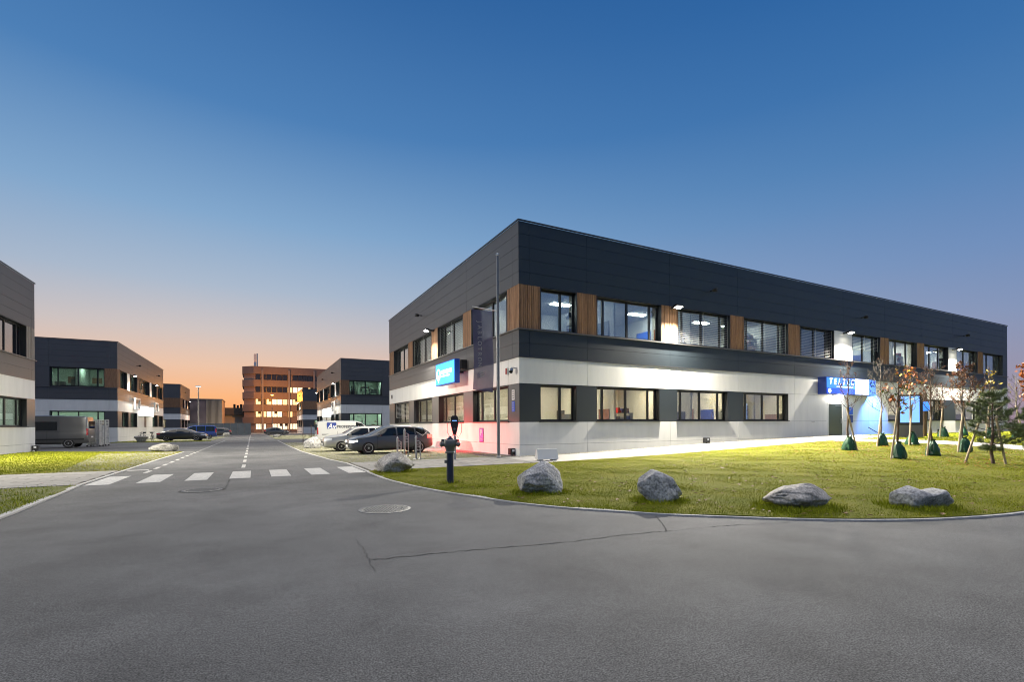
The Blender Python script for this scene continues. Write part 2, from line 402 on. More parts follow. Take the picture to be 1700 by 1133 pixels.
LR1 = [p for p in KR] + [(28.15, 2.95), (28.15, 15.7), (9.5, 15.72), (3.2, 15.72)]
LR2 = [(30.85, 2.95), (88, 2.95), (88, 19.5), (66, 19.5), (66, 18.95), (38, 18.95), (38, 15.72), (30.85, 15.72)]
LL1 = [p for p in KL] + [(-40, 15.62)]
LL2 = [(-3.92, 20.55), (-3.92, 27), (-3.8, 35), (-7.5, 37.3), (-12.4, 41.3), (-12.4, 20.55)]
LC = [(-12.9, 62.5), (-9, 61.3), (-4.4, 62), (-4.3, 64), (-12.9, 66)]
bf = lambda x, y: .018 * noise.noise(Vector((x * .9, y * .9, 0)))
LAWNS = []
for poly, m in ((LR1, 'soil'), (LR2, 'soil'), (LL1, 'soil_pale'), (LL2, 'soil'), (LC, 'soil')):
    LAWNS.append(sheet('lawn', poly, .03, m, step=.8, skirt=.3, bumpf=bf))

def mass(name, verts, faces_n, m):
    """verts (n,faces_n,3) array -> one mesh of separate polygons"""
    n = len(verts); me = bpy.data.meshes.new(name)
    me.vertices.add(n * faces_n); me.vertices.foreach_set('co', np.ascontiguousarray(verts, dtype=np.float32).ravel())
    me.loops.add(n * faces_n); me.loops.foreach_set('vertex_index', np.arange(n * faces_n, dtype=np.int32))
    me.polygons.add(n); me.polygons.foreach_set('loop_start', np.arange(0, n * faces_n, faces_n, dtype=np.int32))
    me.polygons.foreach_set('loop_total', np.full(n, faces_n, dtype=np.int32)); me.update(calc_edges=True); me.validate()
    me.materials.append(M[m]); return me
def blades(name, poly, m, per_m2, dmax, h0, h1, label, off=.03, keep=None, wid=.009):
    xs = [p[0] for p in poly]; ys = [p[1] for p in poly]
    x0, x1, y0, y1 = min(xs), min(max(xs), 70), min(ys), max(ys)
    n = int((x1 - x0) * (y1 - y0) * per_m2)
    x = rng.uniform(x0, x1, n); y = rng.uniform(y0, y1, n); d = np.hypot(x, y)
    k = (rng.random(n) < np.minimum(1, (9 / np.maximum(d, 1)) ** 1.5)) & inside(poly, x, y) & (d < dmax)
    if keep is not None: k &= keep(x, y)
    x, y, d = x[k], y[k], d[k]; n = len(x)
    z = nptz(x, y) + off - .012
    sc_ = 1 + np.clip((d - 9) / 14, 0, 2.2)
    h = rng.uniform(h0, h1, n); a = rng.uniform(0, 2 * np.pi, n); w_ = wid * rng.uniform(.6, 1.2, n) * sc_
    lean = rng.uniform(.1, .9, n) * h; b = rng.uniform(0, 2 * np.pi, n)
    ca, sa = np.cos(a) * w_ / 2, np.sin(a) * w_ / 2
    V = np.stack([np.stack([x - ca, y - sa, z], 1), np.stack([x + ca, y + sa, z], 1), np.stack([x + np.cos(b) * lean, y + np.sin(b) * lean, z + h], 1)], 1)
    o = bpy.data.objects.new(name, mass(name, V, 3, m)); link(o); tag(o, label, 'grass', kind='stuff'); return o
def patch(x, y, s=.55, t=.0):
    return np.array([noise.noise(Vector((a * s, b * s, 3.1))) for a, b in zip(x, y)]) + rng.uniform(-.35, .35, len(x)) > t
blades('grass', LR1, 'grass', 2200, 34, .015, .04, 'short green grass of the lawn in front of the building', wid=.011)
blades('dry_grass', LR1, 'grass_dry', 500, 30, .012, .03, 'dry straw coloured grass in the front lawn', wid=.010, keep=lambda x, y: patch(x, y, .8, .08))
ROCKS = ((3.78, 15.0, .62), (5.25, 8.75, .55), (6.58, 6.7, .47), (8.1, 5.05, .66), (9.9, 4.1, .56), (4.22, 11.25, .16))
def near_rocks(x, y):
    k = np.zeros(len(x), bool)
    for a, b, r_ in ROCKS: k |= np.hypot(x - a, (y - b) * 1.2) < r_ + .10 + rng.uniform(-.12, .1, len(x))
    return k
blades('grass', [(3.3, 3.5), (10.8, 3.5), (10.8, 15.6), (3.3, 15.6)], 'grass', 2200, 30, .05, .12, 'longer grass tufts round the boulders and hydrant', wid=.012, keep=lambda x, y: near_rocks(x, y) & inside(LR1, x, y))
def near_kerb(x, y):
    d = np.full(len(x), 9.0)
    for p in KR[::2]: d = np.minimum(d, np.hypot(x - p[0], y - p[1]))
    return d < .30 + rng.uniform(-.15, .1, len(x))
blades('grass', [(3.1, 2.9), (20, 2.9), (20, 15.6), (3.1, 15.6)], 'grass', 420, 30, .04, .08, 'uneven grass fringe along the lawn kerb', wid=.012, keep=lambda x, y: inside(LR1, x, y) & near_kerb(x, y))
blades('grass', LR2, 'grass', 1200, 60, .03, .06, 'grass of the lawn right of the paved path', wid=.014)
blades('grass', LL1, 'grass', 1100, 30, .03, .08, 'green grass on the verge left of the road', keep=lambda x, y: patch(x, y, .7, .0), wid=.011)
blades('grass', LL2, 'grass', 1300, 42, .03, .06, 'lamplit grass in front of the building at left', wid=.013, keep=lambda x, y: (x < -6.0 + .8 * np.sin(y * .9) + rng.normal(0, 1.2, len(x))))
blades('dry_grass', LL2, 'grass_dry', 700, 42, .02, .05, 'dry straw coloured grass between the left lawn and road', wid=.013, keep=lambda x, y: x > -7.2 + .9 * np.sin(y * .7) + rng.normal(0, 1.4, len(x)))
blades('grass', LC, 'grass', 900, 90, .04, .08, 'thin grass strip before the second building at left', wid=.02)

# pavements
def pave(name, poly, x0, x1, y0, y1, sx, sy, clip=None):
    o = sheet(name, poly, .012, 'joint_sand', step=1.2, skirt=.2)
    r = 0; y = y0
    while y + sy <= y1 + .01:
        x = x0 - (sx / 2 if r % 2 else 0)
        while x < x1 - .02:
            a, b = max(x, x0), min(x + sx, x1)
            if b - a > .1 and (clip is None or clip((a + b) / 2, y + sy / 2)):
                cx, cy = (a + b) / 2, y + sy / 2
                boxpiece('paving_slab', (cx, cy, tz(cx, cy) + .005 + random.uniform(-.002, .002)), (round(b - a - .024, 2), sy - .028, .05), 'slab', o)
            x += sx
        y += sy; r += 1
    return o
pave('pavement', [(-3.93, 15.72), (-3.93, 20.45), (-40, 20.45), (-40, 15.72)], -12.4, -3.95, 15.76, 20.42, .8, .4665)
pave('pavement', [(3.24, 15.76), (3.25, 19.85), (9.6, 19.85), (9.6, 15.76)], 3.3, 9.58, 15.8, 19.82, .8, .4467)
sheet('path', [(9.62, 15.76), (28.2, 15.76), (28.2, 2.86), (30.8, 2.86), (30.8, 15.76), (37.95, 15.76), (37.95, 18.92), (9.62, 18.92)], .022, 'concrete_path', step=1.2, skirt=.2)
GS = [(9.62, 18.96), (60, 18.96), (66, 19.6), (10.74, 19.6)]
sheet('gravel_strip', [(9.62, 18.95), (66, 18.95), (66, 19.7), (10.72, 19.7), (10.72, 44), (10.3, 44), (10.3, 19.86), (9.62, 19.86)], .008, 'gravel_bed', step=1, skirt=.1)
PARK = [(3.28, 19.9), (2.96, 22.8), (2.68, 28), (2.52, 31.6), (2.38, 45), (2.35, 50), (10.3, 50), (10.3, 19.9)]
sheet('parking_ground', PARK, .016, 'gravel_bed', step=1, skirt=.1, bumpf=lambda x, y: .012 * noise.noise(Vector((x * 2, y * 2, 5))))
sheet('parking_ground', [(2.3, 66), (10.2, 66), (10.2, 100), (2.3, 100)], .016, 'gravel_bed', step=2, skirt=.1)
sheet('parking_ground', [(-4.3, 67), (-12.9, 67), (-13.4, 98), (-4.3, 98)], .016, 'gravel_bed', step=2, skirt=.1)
blades('dry_grass', PARK, 'grass_dry', 420, 60, .015, .04, 'sparse dry grass growing in the gravel parking bay', wid=.014, off=.016, keep=lambda x, y: patch(x, y, 1.1, -.05))
def stones(name, pts, r0, r1, m, label):
    n = len(pts); r = rng.uniform(r0, r1, n)
    oc = np.array([[1, 0, 0], [0, 1, 0], [-1, 0, 0], [0, -1, 0], [0, 0, .7], [0, 0, -.7]]); fc = np.array([[0, 1, 4], [1, 2, 4], [2, 3, 4], [3, 0, 4]])
    a = rng.uniform(0, 2 * np.pi, n); ca, sa = np.cos(a), np.sin(a)
    q = oc[None] * rng.uniform(.6, 1.2, (n, 6, 1)); x = q[..., 0] * ca[:, None] - q[..., 1] * sa[:, None]; y = q[..., 0] * sa[:, None] + q[..., 1] * ca[:, None]
    v = np.stack([x, y, q[..., 2]], 2) * r[:, None, None] + pts[:, None, :]
    V = v[:, fc].reshape(-1, 3, 3); o = bpy.data.objects.new(name, mass(name, V, 3, m)); link(o); tag(o, label, 'gravel', kind='stuff'); return o
def scatter(n, poly, off):
    xs = [p[0] for p in poly]; ys = [p[1] for p in poly]; x = rng.uniform(min(xs), max(xs), n); y = rng.uniform(min(ys), max(ys), n)
    k = inside(poly, x, y); x, y = x[k], y[k]; return np.stack([x, y, nptz(x, y) + off], 1)
stones('gravel', scatter(9000, [(9.7, 18.97), (46, 18.97), (46, 19.58), (9.7, 19.58)], .012), .018, .04, 'gravel', 'pale pebble strip along the foot of the building')
stones('gravel', scatter(9000, PARK, .018), .012, .03, 'gravel', 'loose gravel of the parking bay')
stones('gravel', scatter(9000, [(-3.95, 20.6), (-3.95, 34.8), (-7.6, 34.8), (-5.6, 20.6)], .03), .012, .028, 'gravel', 'loose gravel on the verge left of the road')

# painted markings (each a mesh laid on the road)
def mark(name, quad, off=.006, m='paint'):
    v = []; f = []
    (a, b, c, d) = [Vector(q) for q in quad]; k = max(1, int((b - a).length / 2))
    for i in range(k + 1):
        t = i / k; p, q = a.lerp(b, t), d.lerp(c, t); v += [(p.x, p.y, tz(p.x, p.y) + off), (q.x, q.y, tz(q.x, q.y) + off)]
    f = [(2 * i, 2 * i + 1, 2 * i + 3, 2 * i + 2) for i in range(k)]
    b_ = MB().add(v, f); return b_.build(name, m, road)
for x0 in (-3.77, -2.72, -1.67, -.63, .42, 1.49, 2.55):
    jx = random.uniform(-.02, .02)
    mark('crosswalk_stripe', [(x0, 15.62 + jx), (x0, 18.15 + jx), (x0 + .52, 18.13 + jx), (x0 + .52, 15.6 + jx)])
y = 19.7
while y < 112:
    x = -.36 - .004 * (y - 19); mark('centre_dash', [(x - .06, y), (x - .06, y + 1.65), (x + .06, y + 1.65), (x + .06, y)]); y += 3.32
y = 19.1
while y < 64:
    x = -3.08 + .002 * (y - 19); mark('edge_dash', [(x - .06, y), (x - .06, y + .95), (x + .06, y + .95), (x + .06, y)]); y += 1.72
for y in (20.38, 34.9): mark('edge_bar', [(-3.8, y), (-3.8, y + .28), (-3.2, y + .28), (-3.2, y)])
for i in range(12):
    x = -6.2 + i * 1.1; mark('cross_dash', [(x, 65.3), (x, 65.75), (x + .62, 65.75), (x + .62, 65.3)])
mark('edge_line', [(-5.2, 66), (-2.9, 112), (-2.8, 112), (-5.05, 66)])
def seam(pts, wd=.02):
    v = []; f = []; P = spline(pts, 10)
    for i, p in enumerate(P):
        q = Vector(P[min(i + 1, len(P) - 1)]) - Vector(P[max(i - 1, 0)]); q.normalize(); n_ = Vector((-q.y, q.x)) * wd * random.uniform(.1, .75); jx = random.uniform(-.02, .02)
        v += [(p[0] + n_.x + jx, p[1] + n_.y + jx, .004), (p[0] - n_.x + jx, p[1] - n_.y + jx, .004)]
    f = [(2 * i, 2 * i + 1, 2 * i + 3, 2 * i + 2) for i in range(len(P) - 1)]
    MB().add(v, f).build('asphalt_seam', 'tar', road)
seam([(1.08, 5.35), (1.9, 5.25), (2.7, 5.12), (3.4, 5.0), (4.2, 4.95), (4.9, 4.85)], .016)
seam([(5.55, 5.72), (5.3, 5.35), (5.05, 5.02), (4.9, 4.85)], .016)
seam([(4.9, 4.85), (5.6, 4.75), (6.2, 4.62), (6.9, 4.4)], .014)
seam([(1.15, 6.4), (1.12, 5.9), (1.08, 5.35), (1.05, 4.9)], .008)
seam([(-.62, 15.5), (-.61, 14.2), (-.62, 12.9)], .02)
seam([(-3.7, 15.2), (-1.2, 15.15), (1.4, 15.1), (3.1, 15.2)], .012)
seam([(-2.4, 11.7), (-1.6, 11.6), (-1.0, 11.65)], .02)
# ------------------------------------------------------------------ the office buildings
Z_J, Z_WB, Z_WT, Z_B, Z_S, Z_UT, Z_TOP = .508, 1.572, 3.353, 4.573, 5.87, 7.92, 10.884
class Fr:          # a facade frame: u runs along the wall, n points outwards, both along a world axis
    def __init__(s, root, ox, oy, u, n): s.r = root; s.o = (ox, oy); s.u = u; s.n = n
    def p(s, u, n): return (s.o[0] + s.u[0] * u + s.n[0] * n - s.r.location.x, s.o[1] + s.u[1] * u + s.n[1] * n - s.r.location.y)
    def ext(s, u0, u1, n0, n1, z0, z1):
        a, b = s.p(u0, n0), s.p(u1, n1); return (min(a[0], b[0]), max(a[0], b[0]), min(a[1], b[1]), max(a[1], b[1]), z0, z1)
    def piece(s, name, u0, u1, n0, n1, z0, z1, m, parent=None):
        e = s.ext(u0, u1, n0, n1, z0, z1)
        return boxpiece(name, ((e[0] + e[1]) / 2, (e[2] + e[3]) / 2, (e[4] + e[5]) / 2), (e[1] - e[0], e[3] - e[2], e[5] - e[4]), m, parent or s.r)
    def mb(s, mb, u0, u1, n0, n1, z0, z1): return mb.box(*s.ext(u0, u1, n0, n1, z0, z1))
REC = .30
def window(fr, u0, u1, z0, z1, cells, glass='glass', blind=None, sill=True):
    m = MB(); b = lambda *a: fr.mb(m, *a)
    t = .045
    b(u0, u0 + t, -REC - .08, -.005, z0 + .05, z1); b(u1 - t, u1, -REC - .08, -.005, z0 + .05, z1); b(u0 + t, u1 - t, -REC - .08, -.006, z1 - t, z1)
    b(u0, u1, -REC - .08, .0, z0, z0 + .05)
    n0, n1 = -REC - .06, -REC + .01
    a0, a1, c0, c1 = u0 + t, u1 - t, z0 + .05, z1 - t; fw = .075
    b(a0, a1, n0, n1, c0, c0 + fw); b(a0, a1, n0, n1, c1 - fw, c1); b(a0, a0 + fw, n0, n1, c0 + fw, c1 - fw); b(a1 - fw, a1, n0, n1, c0 + fw, c1 - fw)
    W = a1 - a0
    for c in cells[1:-1]: b(a0 + W * c - .06, a0 + W * c + .06, n0, n1 + .008, c0 + fw, c1 - fw)
    o = m.build('window', 'frame', fr.r)
    if sill: fr.piece('sill', u0 - .04, u1 + .04, .0, .07, z0 - .012, z0 + .035, 'frame', o)
    for i in range(len(cells) - 1):
        p0 = a0 + W * cells[i] + (.06 if i else fw); p1 = a0 + W * cells[i + 1] - (.06 if i < len(cells) - 2 else fw)
        fr.piece('pane', p0, p1, -REC - .03, -REC - .022, c0 + fw, c1 - fw, glass, o)
    if blind:
        top, bot = c1, c0 + (c1 - c0) * (1 - blind); mm = MB(); z = top - .05; k = 0
        while z > bot:
            for (f0, f1) in ((0, .5), (.5, 1)):
                e0, e1 = a0 + .02 + (W - .04) * f0, a0 + .02 + (W - .04) * f1
                q = [fr.p(e0, -.17), fr.p(e1 - .01, -.17), fr.p(e1 - .01, -.115), fr.p(e0, -.115)]
                mm.add([(q[0][0], q[0][1], z + .016), (q[1][0], q[1][1], z + .016), (q[2][0], q[2][1], z - .010), (q[3][0], q[3][1], z - .010)], [(0, 1, 2, 3)])
            z -= .105
        for f0 in (.0, .5, .985): fr.mb(mm, a0 + W * f0, a0 + W * f0 + .018, -.15, -.135, bot, top)
        mm.build('blind', 'blind', o)
    return o
C4 = (0, .13, .5, .87, 1); C2 = (0, .62, 1); C3 = (0, .37, .74, 1)
def wood(fr, u0, u1, z0, z1, single, m='wood'):
    n = max(2, round((u1 - u0) / .118)); s = (u1 - u0) / n
    if single:
        for i in range(n): fr.piece('wood_slat', u0 + i * s + .011, u0 + (i + 1) * s - .011, -.05, random.choice((-.014, 0, -.007)), z0, z1, m)
    else:
        b = MB()
        for i in range(n): fr.mb(b, u0 + i * s + .006, u0 + (i + 1) * s - .006, -.05, (-.012, 0)[i % 2], z0, z1)
        b.build('wood_cladding', m, fr.r)
def row(fr, z0, z1, cuts, m, name='cladding_panel', t=.06, gap=.006):
    for a, b in zip(cuts, cuts[1:]):
        fr.piece(name, a + gap, b - gap, -t, random.choice((0, .0015, -.0015)), z0 + gap, z1 - gap, m)
def facade(fr, L, cuts, upper, lower, dark='clad_dark', band='clad_dark', single=0, ends=(0, 0), lowz=-.45, white=None, dark_low='clad_dark'):
    nb = 5; h = (Z_TOP - .06 - Z_UT) / nb
    for i in range(nb): row(fr, Z_UT + i * h, Z_UT + (i + 1) * h, cuts, dark)
    hb = (Z_S - Z_B - .05) / 2
    for i in range(2): row(fr, Z_B + .03 + i * hb, Z_B + .03 + (i + 1) * hb, cuts, band)
    white = white or cuts
    row(fr, Z_WT, Z_B, white, 'clad_white'); row(fr, Z_J, Z_WB, white, 'clad_white'); row(fr, lowz, Z_J, white, 'clad_white')
    # core behind the panels
    c = MB(); e0, e1 = ends; cb = lambda u0, u1, z0, z1: fr.mb(c, u0, u1, -.40, -.062, z0, z1)
    cb(e0, L - e1, Z_UT, Z_TOP - .05); cb(e0, L - e1, Z_WT, Z_S); cb(e0, L - e1, lowz, Z_WB)
    trims = MB()
    fr.mb(trims, -.02, L + .02, .0, .05, Z_TOP - .055, Z_TOP + .015)
    fr.mb(trims, 0, L, -.05, .028, Z_B - .022, Z_B + .03)
    trims.build('coping', 'coping', fr.r)
    l_ = MB(); fr.mb(l_, -.04, L, -.1, .095, Z_S - .03, Z_S + .012); l_.build('ledge', 'ledge', fr.r)
    for z0, z1, spec, up in ((Z_S + .012, Z_UT, upper, True), (Z_WB, Z_WT, lower, False)):
        pu = 0
        for e in spec:
            k, u0, u1 = e[:3]; o = e[3] if len(e) > 3 else {}
            if k == 'win':
                window(fr, u0, u1, z0, z1, o.get('cells', C4), o.get('glass', 'glass_coated' if up else 'glass'), o.get('blind'), sill=not up)
            else:
                cb(max(u0, e0), min(u1, L - e1), z0, z1)
                if k == 'wood': wood(fr, u0, u1, z0, z1, u0 < single, o.get('m', 'wood'))
                elif k == 'door': pass
                else: fr.piece('cladding_panel', u0 + .006, u1 - .006, -.06, 0, z0 + .006, z1 - .006, {'white': 'clad_white', 'dark': dark_low, 'metal': 'clad_metal'}[k])
    c.build('wall', 'wall_core', fr.r)

def interior(root, x0, x1, y0, y1, depth, sides, up, low, parts=6.0, upl='lum_cool', lowl='lum_warm', furn=True, step=2.8, dim=None):
    """rooms along the glazed sides: floors, ceilings, back walls, partitions and ceiling lights"""
    L = root.location; Q = lambda b, *a: b.box(a[0] - L.x, a[1] - L.x, a[2] - L.y, a[3] - L.y, a[4], a[5])
    sl = MB(); Q(sl, x0, x1, y0, y1, -.2, .05); Q(sl, x0, x1, y0, y1, 4.35, 4.85); sl.build('floor_slab', 'int_floor', root)
    ce = MB(); Q(ce, x0, x1, y0, y1, 4.0, 4.3); ce.build('ceiling', low, root)
    ce = MB(); Q(ce, x0, x1, y0, y1, 8.2, 8.5); ce.build('ceiling', up, root)
    for zf, zc, wm, lm in ((.05, 4.0, low, lowl), (4.85, 8.2, up, upl)):
        b = MB(); xps = []
        if 'front' in sides: Q(b, x0, x1, y0 + depth, y0 + depth + .1, zf, zc)
        if 'west' in sides: Q(b, x0 + depth, x0 + depth + .1, y0 + depth + .1, y1, zf, zc)
        if 'east' in sides: Q(b, x1 - depth - .1, x1 - depth, y0 + depth + .1, y1, zf, zc)
        if 'front' in sides:
            x = x0 + parts
            while x < x1 - 1: xps.append(x); Q(b, x - .05, x + .05, y0 + .1, y0 + depth, zf, zc); x += parts * random.choice((1, 1, 1.5))
        if 'west' in sides or 'east' in sides:
            y = y0 + parts
            while y < y1 - 1:
                if 'west' in sides: Q(b, x0 + .1, x0 + depth, y - .05, y + .05, zf, zc)
                if 'east' in sides: Q(b, x1 - depth, x1 - .1, y - .05, y + .05, zf, zc)
                y += parts
        b.build('interior_wall', wm, root)
        def lum(cx, cy):
            if dim and dim(cx, cy, zf): return
            boxpiece('ceiling_light', (cx - L.x, cy - L.y, zc - .03), (1.15, .32, .04), lm, root)
        if 'front' in sides:
            x = x0 + 1.3
            while x < x1: lum(x, y0 + depth * .45); x += step
        if 'west' in sides or 'east' in sides:
            y = y0 + depth + 1
            while y < y1:
                if 'west' in sides: lum(x0 + depth * .5, y)
                if 'east' in sides: lum(x1 - depth * .5, y)
                y += step
        if furn:
            fb = MB()
            if 'front' in sides:
                x = x0 + 1
                while x < x1 - 2:
                    if random.random() < .75:
                        wd = random.uniform(.8, 1.8); Q(fb, x, x + wd, y0 + depth - .5, y0 + depth - .05, zf, zf + random.choice((1.1, 1.9, 2.2)))
                    if random.random() < .6:
                        Q(fb, x, x + 1.4, y0 + 1.6, y0 + 2.3, zf + .7, zf + .74); Q(fb, x + .05, x + .1, y0 + 1.65, y0 + 2.25, zf, zf + .7); Q(fb, x + 1.3, x + 1.35, y0 + 1.65, y0 + 2.25, zf, zf + .7)
                        Q(fb, x + .4, x + .95, y0 + 1.9, y0 + 1.94, zf + .85, zf + 1.2)
                    x += 2.3
            if fb.v: fb.build('furniture', 'furniture', root)
            if 'front' in sides and x1 - x0 > 30:
                for xp in xps:                  # doors, cupboards and boards on the partition faces seen from the street
                    y = y0 + .5
                    while y < y0 + depth - 1.2:
                        k = random.random(); wd = random.uniform(.7, 1.3); o_ = MB()
                        if k < .3: Q(o_, xp - .09, xp - .052, y, y + .95, zf, zf + 2.1); o_.build('inner_door', random.choice(('wood', 'clad_metal', 'door_green')), root)
                        elif k < .6: Q(o_, xp - .5, xp - .055, y, y + wd, zf, zf + random.choice((1.3, 2.0, 2.3))); o_.build('cupboard', random.choice(('furniture', 'clad_metal', 'wood', 'interior_dim')), root)
                        else: Q(o_, xp - .09, xp - .055, y, y + wd, zf + 1.5, zf + 1.5 + wd * .8); o_.build('wall_picture', random.choice(('logo_blue', 'leaf_brown', 'furniture', 'sign_blue', 'leaf_red')), root)
                        y += wd + random.uniform(.15, .7)
            pal = ('furniture', 'logo_blue', 'white_plastic', 'leaf_brown', 'door_green', 'wood', 'tail')
            if 'front' in sides:
                x = x0 + .7
                while x < min(x1 - 2, x0 + 46):
                    k = random.random(); wy = y0 + depth - .03
                    if k < .45:
                        a, b_ = random.uniform(.5, 1.4), random.uniform(.5, 1.0); z = zf + random.uniform(1.5, 2.0); pb = MB(); Q(pb, x, x + a, wy - .03, wy, z, z + b_); pb.build('wall_picture', random.choice(pal), root)
                    else:
                        a = random.uniform(.9, 1.5); sh = MB()
                        yy = y0 + random.choice((.55, 2.6, depth - .45))
                        for q in range(5): Q(sh, x, x + a, yy, yy + .35, zf + .35 + q * .42, zf + .38 + q * .42)
                        Q(sh, x - .03, x, yy, yy + .35, zf, zf + 2.1); Q(sh, x + a, x + a + .03, yy, yy + .35, zf, zf + 2.1); sh.build('shelf', 'interior_dim', root)
                        for m_ in random.sample(pal, 4):
                            it = MB()
                            for _ in range(7):
                                q = random.randint(0, 4); u_ = x + random.uniform(.05, a - .2); Q(it, u_, u_ + random.uniform(.06, .2), yy + .05, yy + .28, zf + .38 + q * .42, zf + .38 + q * .42 + random.uniform(.12, .32))
                            it.build('shelf_goods', m_, root)
                    x += random.uniform(1.3, 2.2)
def shell(root, x0, x1, y0, y1, lowz=-.45, open_=()):
    """back walls and roof of a building whose street sides are clad"""
    L = root.location; b = MB(); w2 = MB(); Q = lambda m, *a: m.box(a[0] - L.x, a[1] - L.x, a[2] - L.y, a[3] - L.y, a[4], a[5])
    for side, e in (('north', (x0 + .45, x1 - .45, y1 - .4, y1)), ('east', (x1 - .4, x1, y0 + .45, y1)), ('west', (x0, x0 + .4, y0 + .45, y1)), ('south', (x0 + .45, x1 - .45, y0, y0 + .4))):
        if side in open_: continue
        Q(b, *e, Z_B, Z_TOP - .02); Q(w2, *e, lowz, Z_B - .004)
    b.build('rear_wall', 'clad_dark', root); w2.build('rear_wall', 'clad_white', root)
    r = MB(); Q(r, x0 + .42, x1 - .42, y0 + .42, y1 - .42, Z_TOP - .5, Z_TOP - .3); r.build('roof', 'roof', root)

def wall_lamp(loc, n, label, power, group='lit wall floodlights', color=(1, .93, .80), spot=172, tilt=1.0):
    r_ = empty('wall_lamp', loc, math.atan2(n[1], n[0]) - math.pi / 2, label, 'wall lamp', group)   # local +y points away from the wall
    r_.scale = (1.45, 1.45, 1.45)
    MB().box(-.05, .05, -.28, -.02, -.03, .03).build('bracket', 'black', r_)
    b = MB(); b.add([(-.17, -.02, -.06), (.17, -.02, -.06), (.17, .16, .0), (-.17, .16, .0), (-.17, -.02, .06), (.17, -.02, .06), (.17, .16, .06), (-.17, .16, .06)],
                    [(0, 3, 2, 1), (4, 5, 6, 7), (0, 1, 5, 4), (1, 2, 6, 5), (2, 3, 7, 6), (3, 0, 4, 7)]); b.build('housing', 'black', r_)
    MB().add([(-.15, 0, -.065), (.15, 0, -.065), (.15, .15, -.014), (-.15, .15, -.014)], [(3, 2, 1, 0)]).build('lens', 'lamp_glow', r_)
    light('lamp_light', 'SPOT', (0, .09, -.1), power, color, r_, size=.06, spot=spot, blend=1.0, aim=(0, tilt, -1))
    return r_
def off_lamp(loc, n, label):
    r_ = empty('wall_camera', loc, math.atan2(n[1], n[0]) - math.pi / 2, label, 'camera', 'small dark devices on the parapets')
    MB().box(-.04, .04, -.25, -.02, -.03, .03).build('bracket', 'black', r_); MB().lathe([(.09, -.02), (.11, .02), (.11, .2), (.07, .24)], 12, axis='y').build('housing', 'black', r_, smooth=True)

# ---- main building
X0, Y0 = 10.744, 19.631
LA, RA = 24.33, 54.5
A = empty('office_building', (X0, Y0, 0), 0, 'large two storey dark and white office building with lit windows on the right', 'building')
fR = Fr(A, X0, Y0, (1, 0), (0, -1)); fL = Fr(A, X0, Y0, (0, 1), (-1, 0))
cutsR = [0, .56, 3.85, 9.44, 15.03, 20.55, 26.2, 31.8, 37.4, 43.0, 48.6, 53.48, RA]
upR = [('wood', 0, 1.15), ('win', 1.15, 3.26, {'cells': C2}), ('wood', 3.26, 4.45), ('win', 4.45, 8.82), ('wood', 8.82, 10.05), ('win', 10.05, 14.36, {'blind': 1}),
       ('wood', 14.36, 15.58), ('win', 15.58, 19.93, {'blind': 1}), ('wood', 19.93, 21.17), ('win', 21.17, 25.1, {'blind': 1}), ('white', 25.1, 27.32), ('win', 27.32, 31.15, {'blind': .55}),
       ('wood', 31.15, 32.37), ('win', 32.37, 36.74, {'cells': C3, 'glass': 'glass'}), ('wood', 36.74, 37.91), ('win', 37.91, 42.18, {'cells': C3}), ('white', 42.18, 43.69),
       ('win', 43.69, 47.92), ('wood', 47.92, 49.04), ('win', 49.04, 53.48, {'cells': C3}), ('dark', 53.48, RA)]
loR = [('dark', 0, 1.1), ('win', 1.1, 3.21, {'cells': C2}), ('dark', 3.21, 4.39), ('win', 4.39, 8.65, {'glass': 'glass'}), ('dark', 8.65, 9.93), ('win', 9.93, 14.14, {'glass': 'glass_mid'}), ('dark', 14.14, 15.46),
       ('win', 15.46, 19.89, {'glass': 'glass_mid'}), ('white', 19.89, 20.55), ('white', 20.55, 24.2), ('door', 24.2, 26.15), ('white', 26.15, 29.4), ('white', 29.4, 32.21), ('win', 32.21, 36.44), ('dark', 36.44, 37.83), ('win', 37.83, 41.29, {'cells': C3}),
       ('dark', 41.29, 43.41), ('win', 43.41, 48.72), ('dark', 48.72, 50.2), ('win', 50.2, 53.42, {'cells': C3}), ('white', 53.42, RA)]
facade(fR, RA, cutsR, upR, loR, single=22, ends=(.064, .0), white=[0, 3.85, 9.44, 15.03, 20.55, 24.2])
# white base right of the door
for z0, z1, cu in ((Z_WT, Z_B, [24.2, 29.4, 34.2, 39.9, 45.5, 51, RA]), (Z_J, Z_WB, [26.15, 29.4, 34.2, 39.9, 45.5, 51, RA]), (-.45, Z_J, [26.15, 29.4, 34.2, 39.9, 45.5, 51, RA])): row(fR, z0, z1, cu, 'clad_white')
fR.piece('cladding_panel', 24.21, 26.14, -.06, 0, -.45, .5, 'clad_white'); fR.piece('cladding_panel', 24.21, 26.14, -.06, .0, 2.83, Z_WT - .006, 'clad_white')
d_ = fR.piece('door', 24.33, 26.02, -.10, -.02, .56, 2.76, 'door_green')
for a in ((24.2, 24.33, .5, 2.83), (26.02, 26.15, .5, 2.83)): fR.piece('door_frame', a[0], a[1], -.1, .02, a[2], a[3], 'clad_white')
fR.piece('door_frame', 24.33, 26.02, -.1, .02, 2.765, 2.83, 'clad_white'); fR.piece('door_step', 24.1, 26.3, .0, .35, .42, .545, 'ledge')
fR.piece('door_closer', 25.2, 25.9, -.02, .04, 2.62, 2.68, 'steel'); fR.piece('door_handle', 25.85, 25.9, -.02, .06, 1.4, 1.75, 'steel')
cutsL = [0, .63, 6.25, 11.95, 17.7, 23.5, LA]
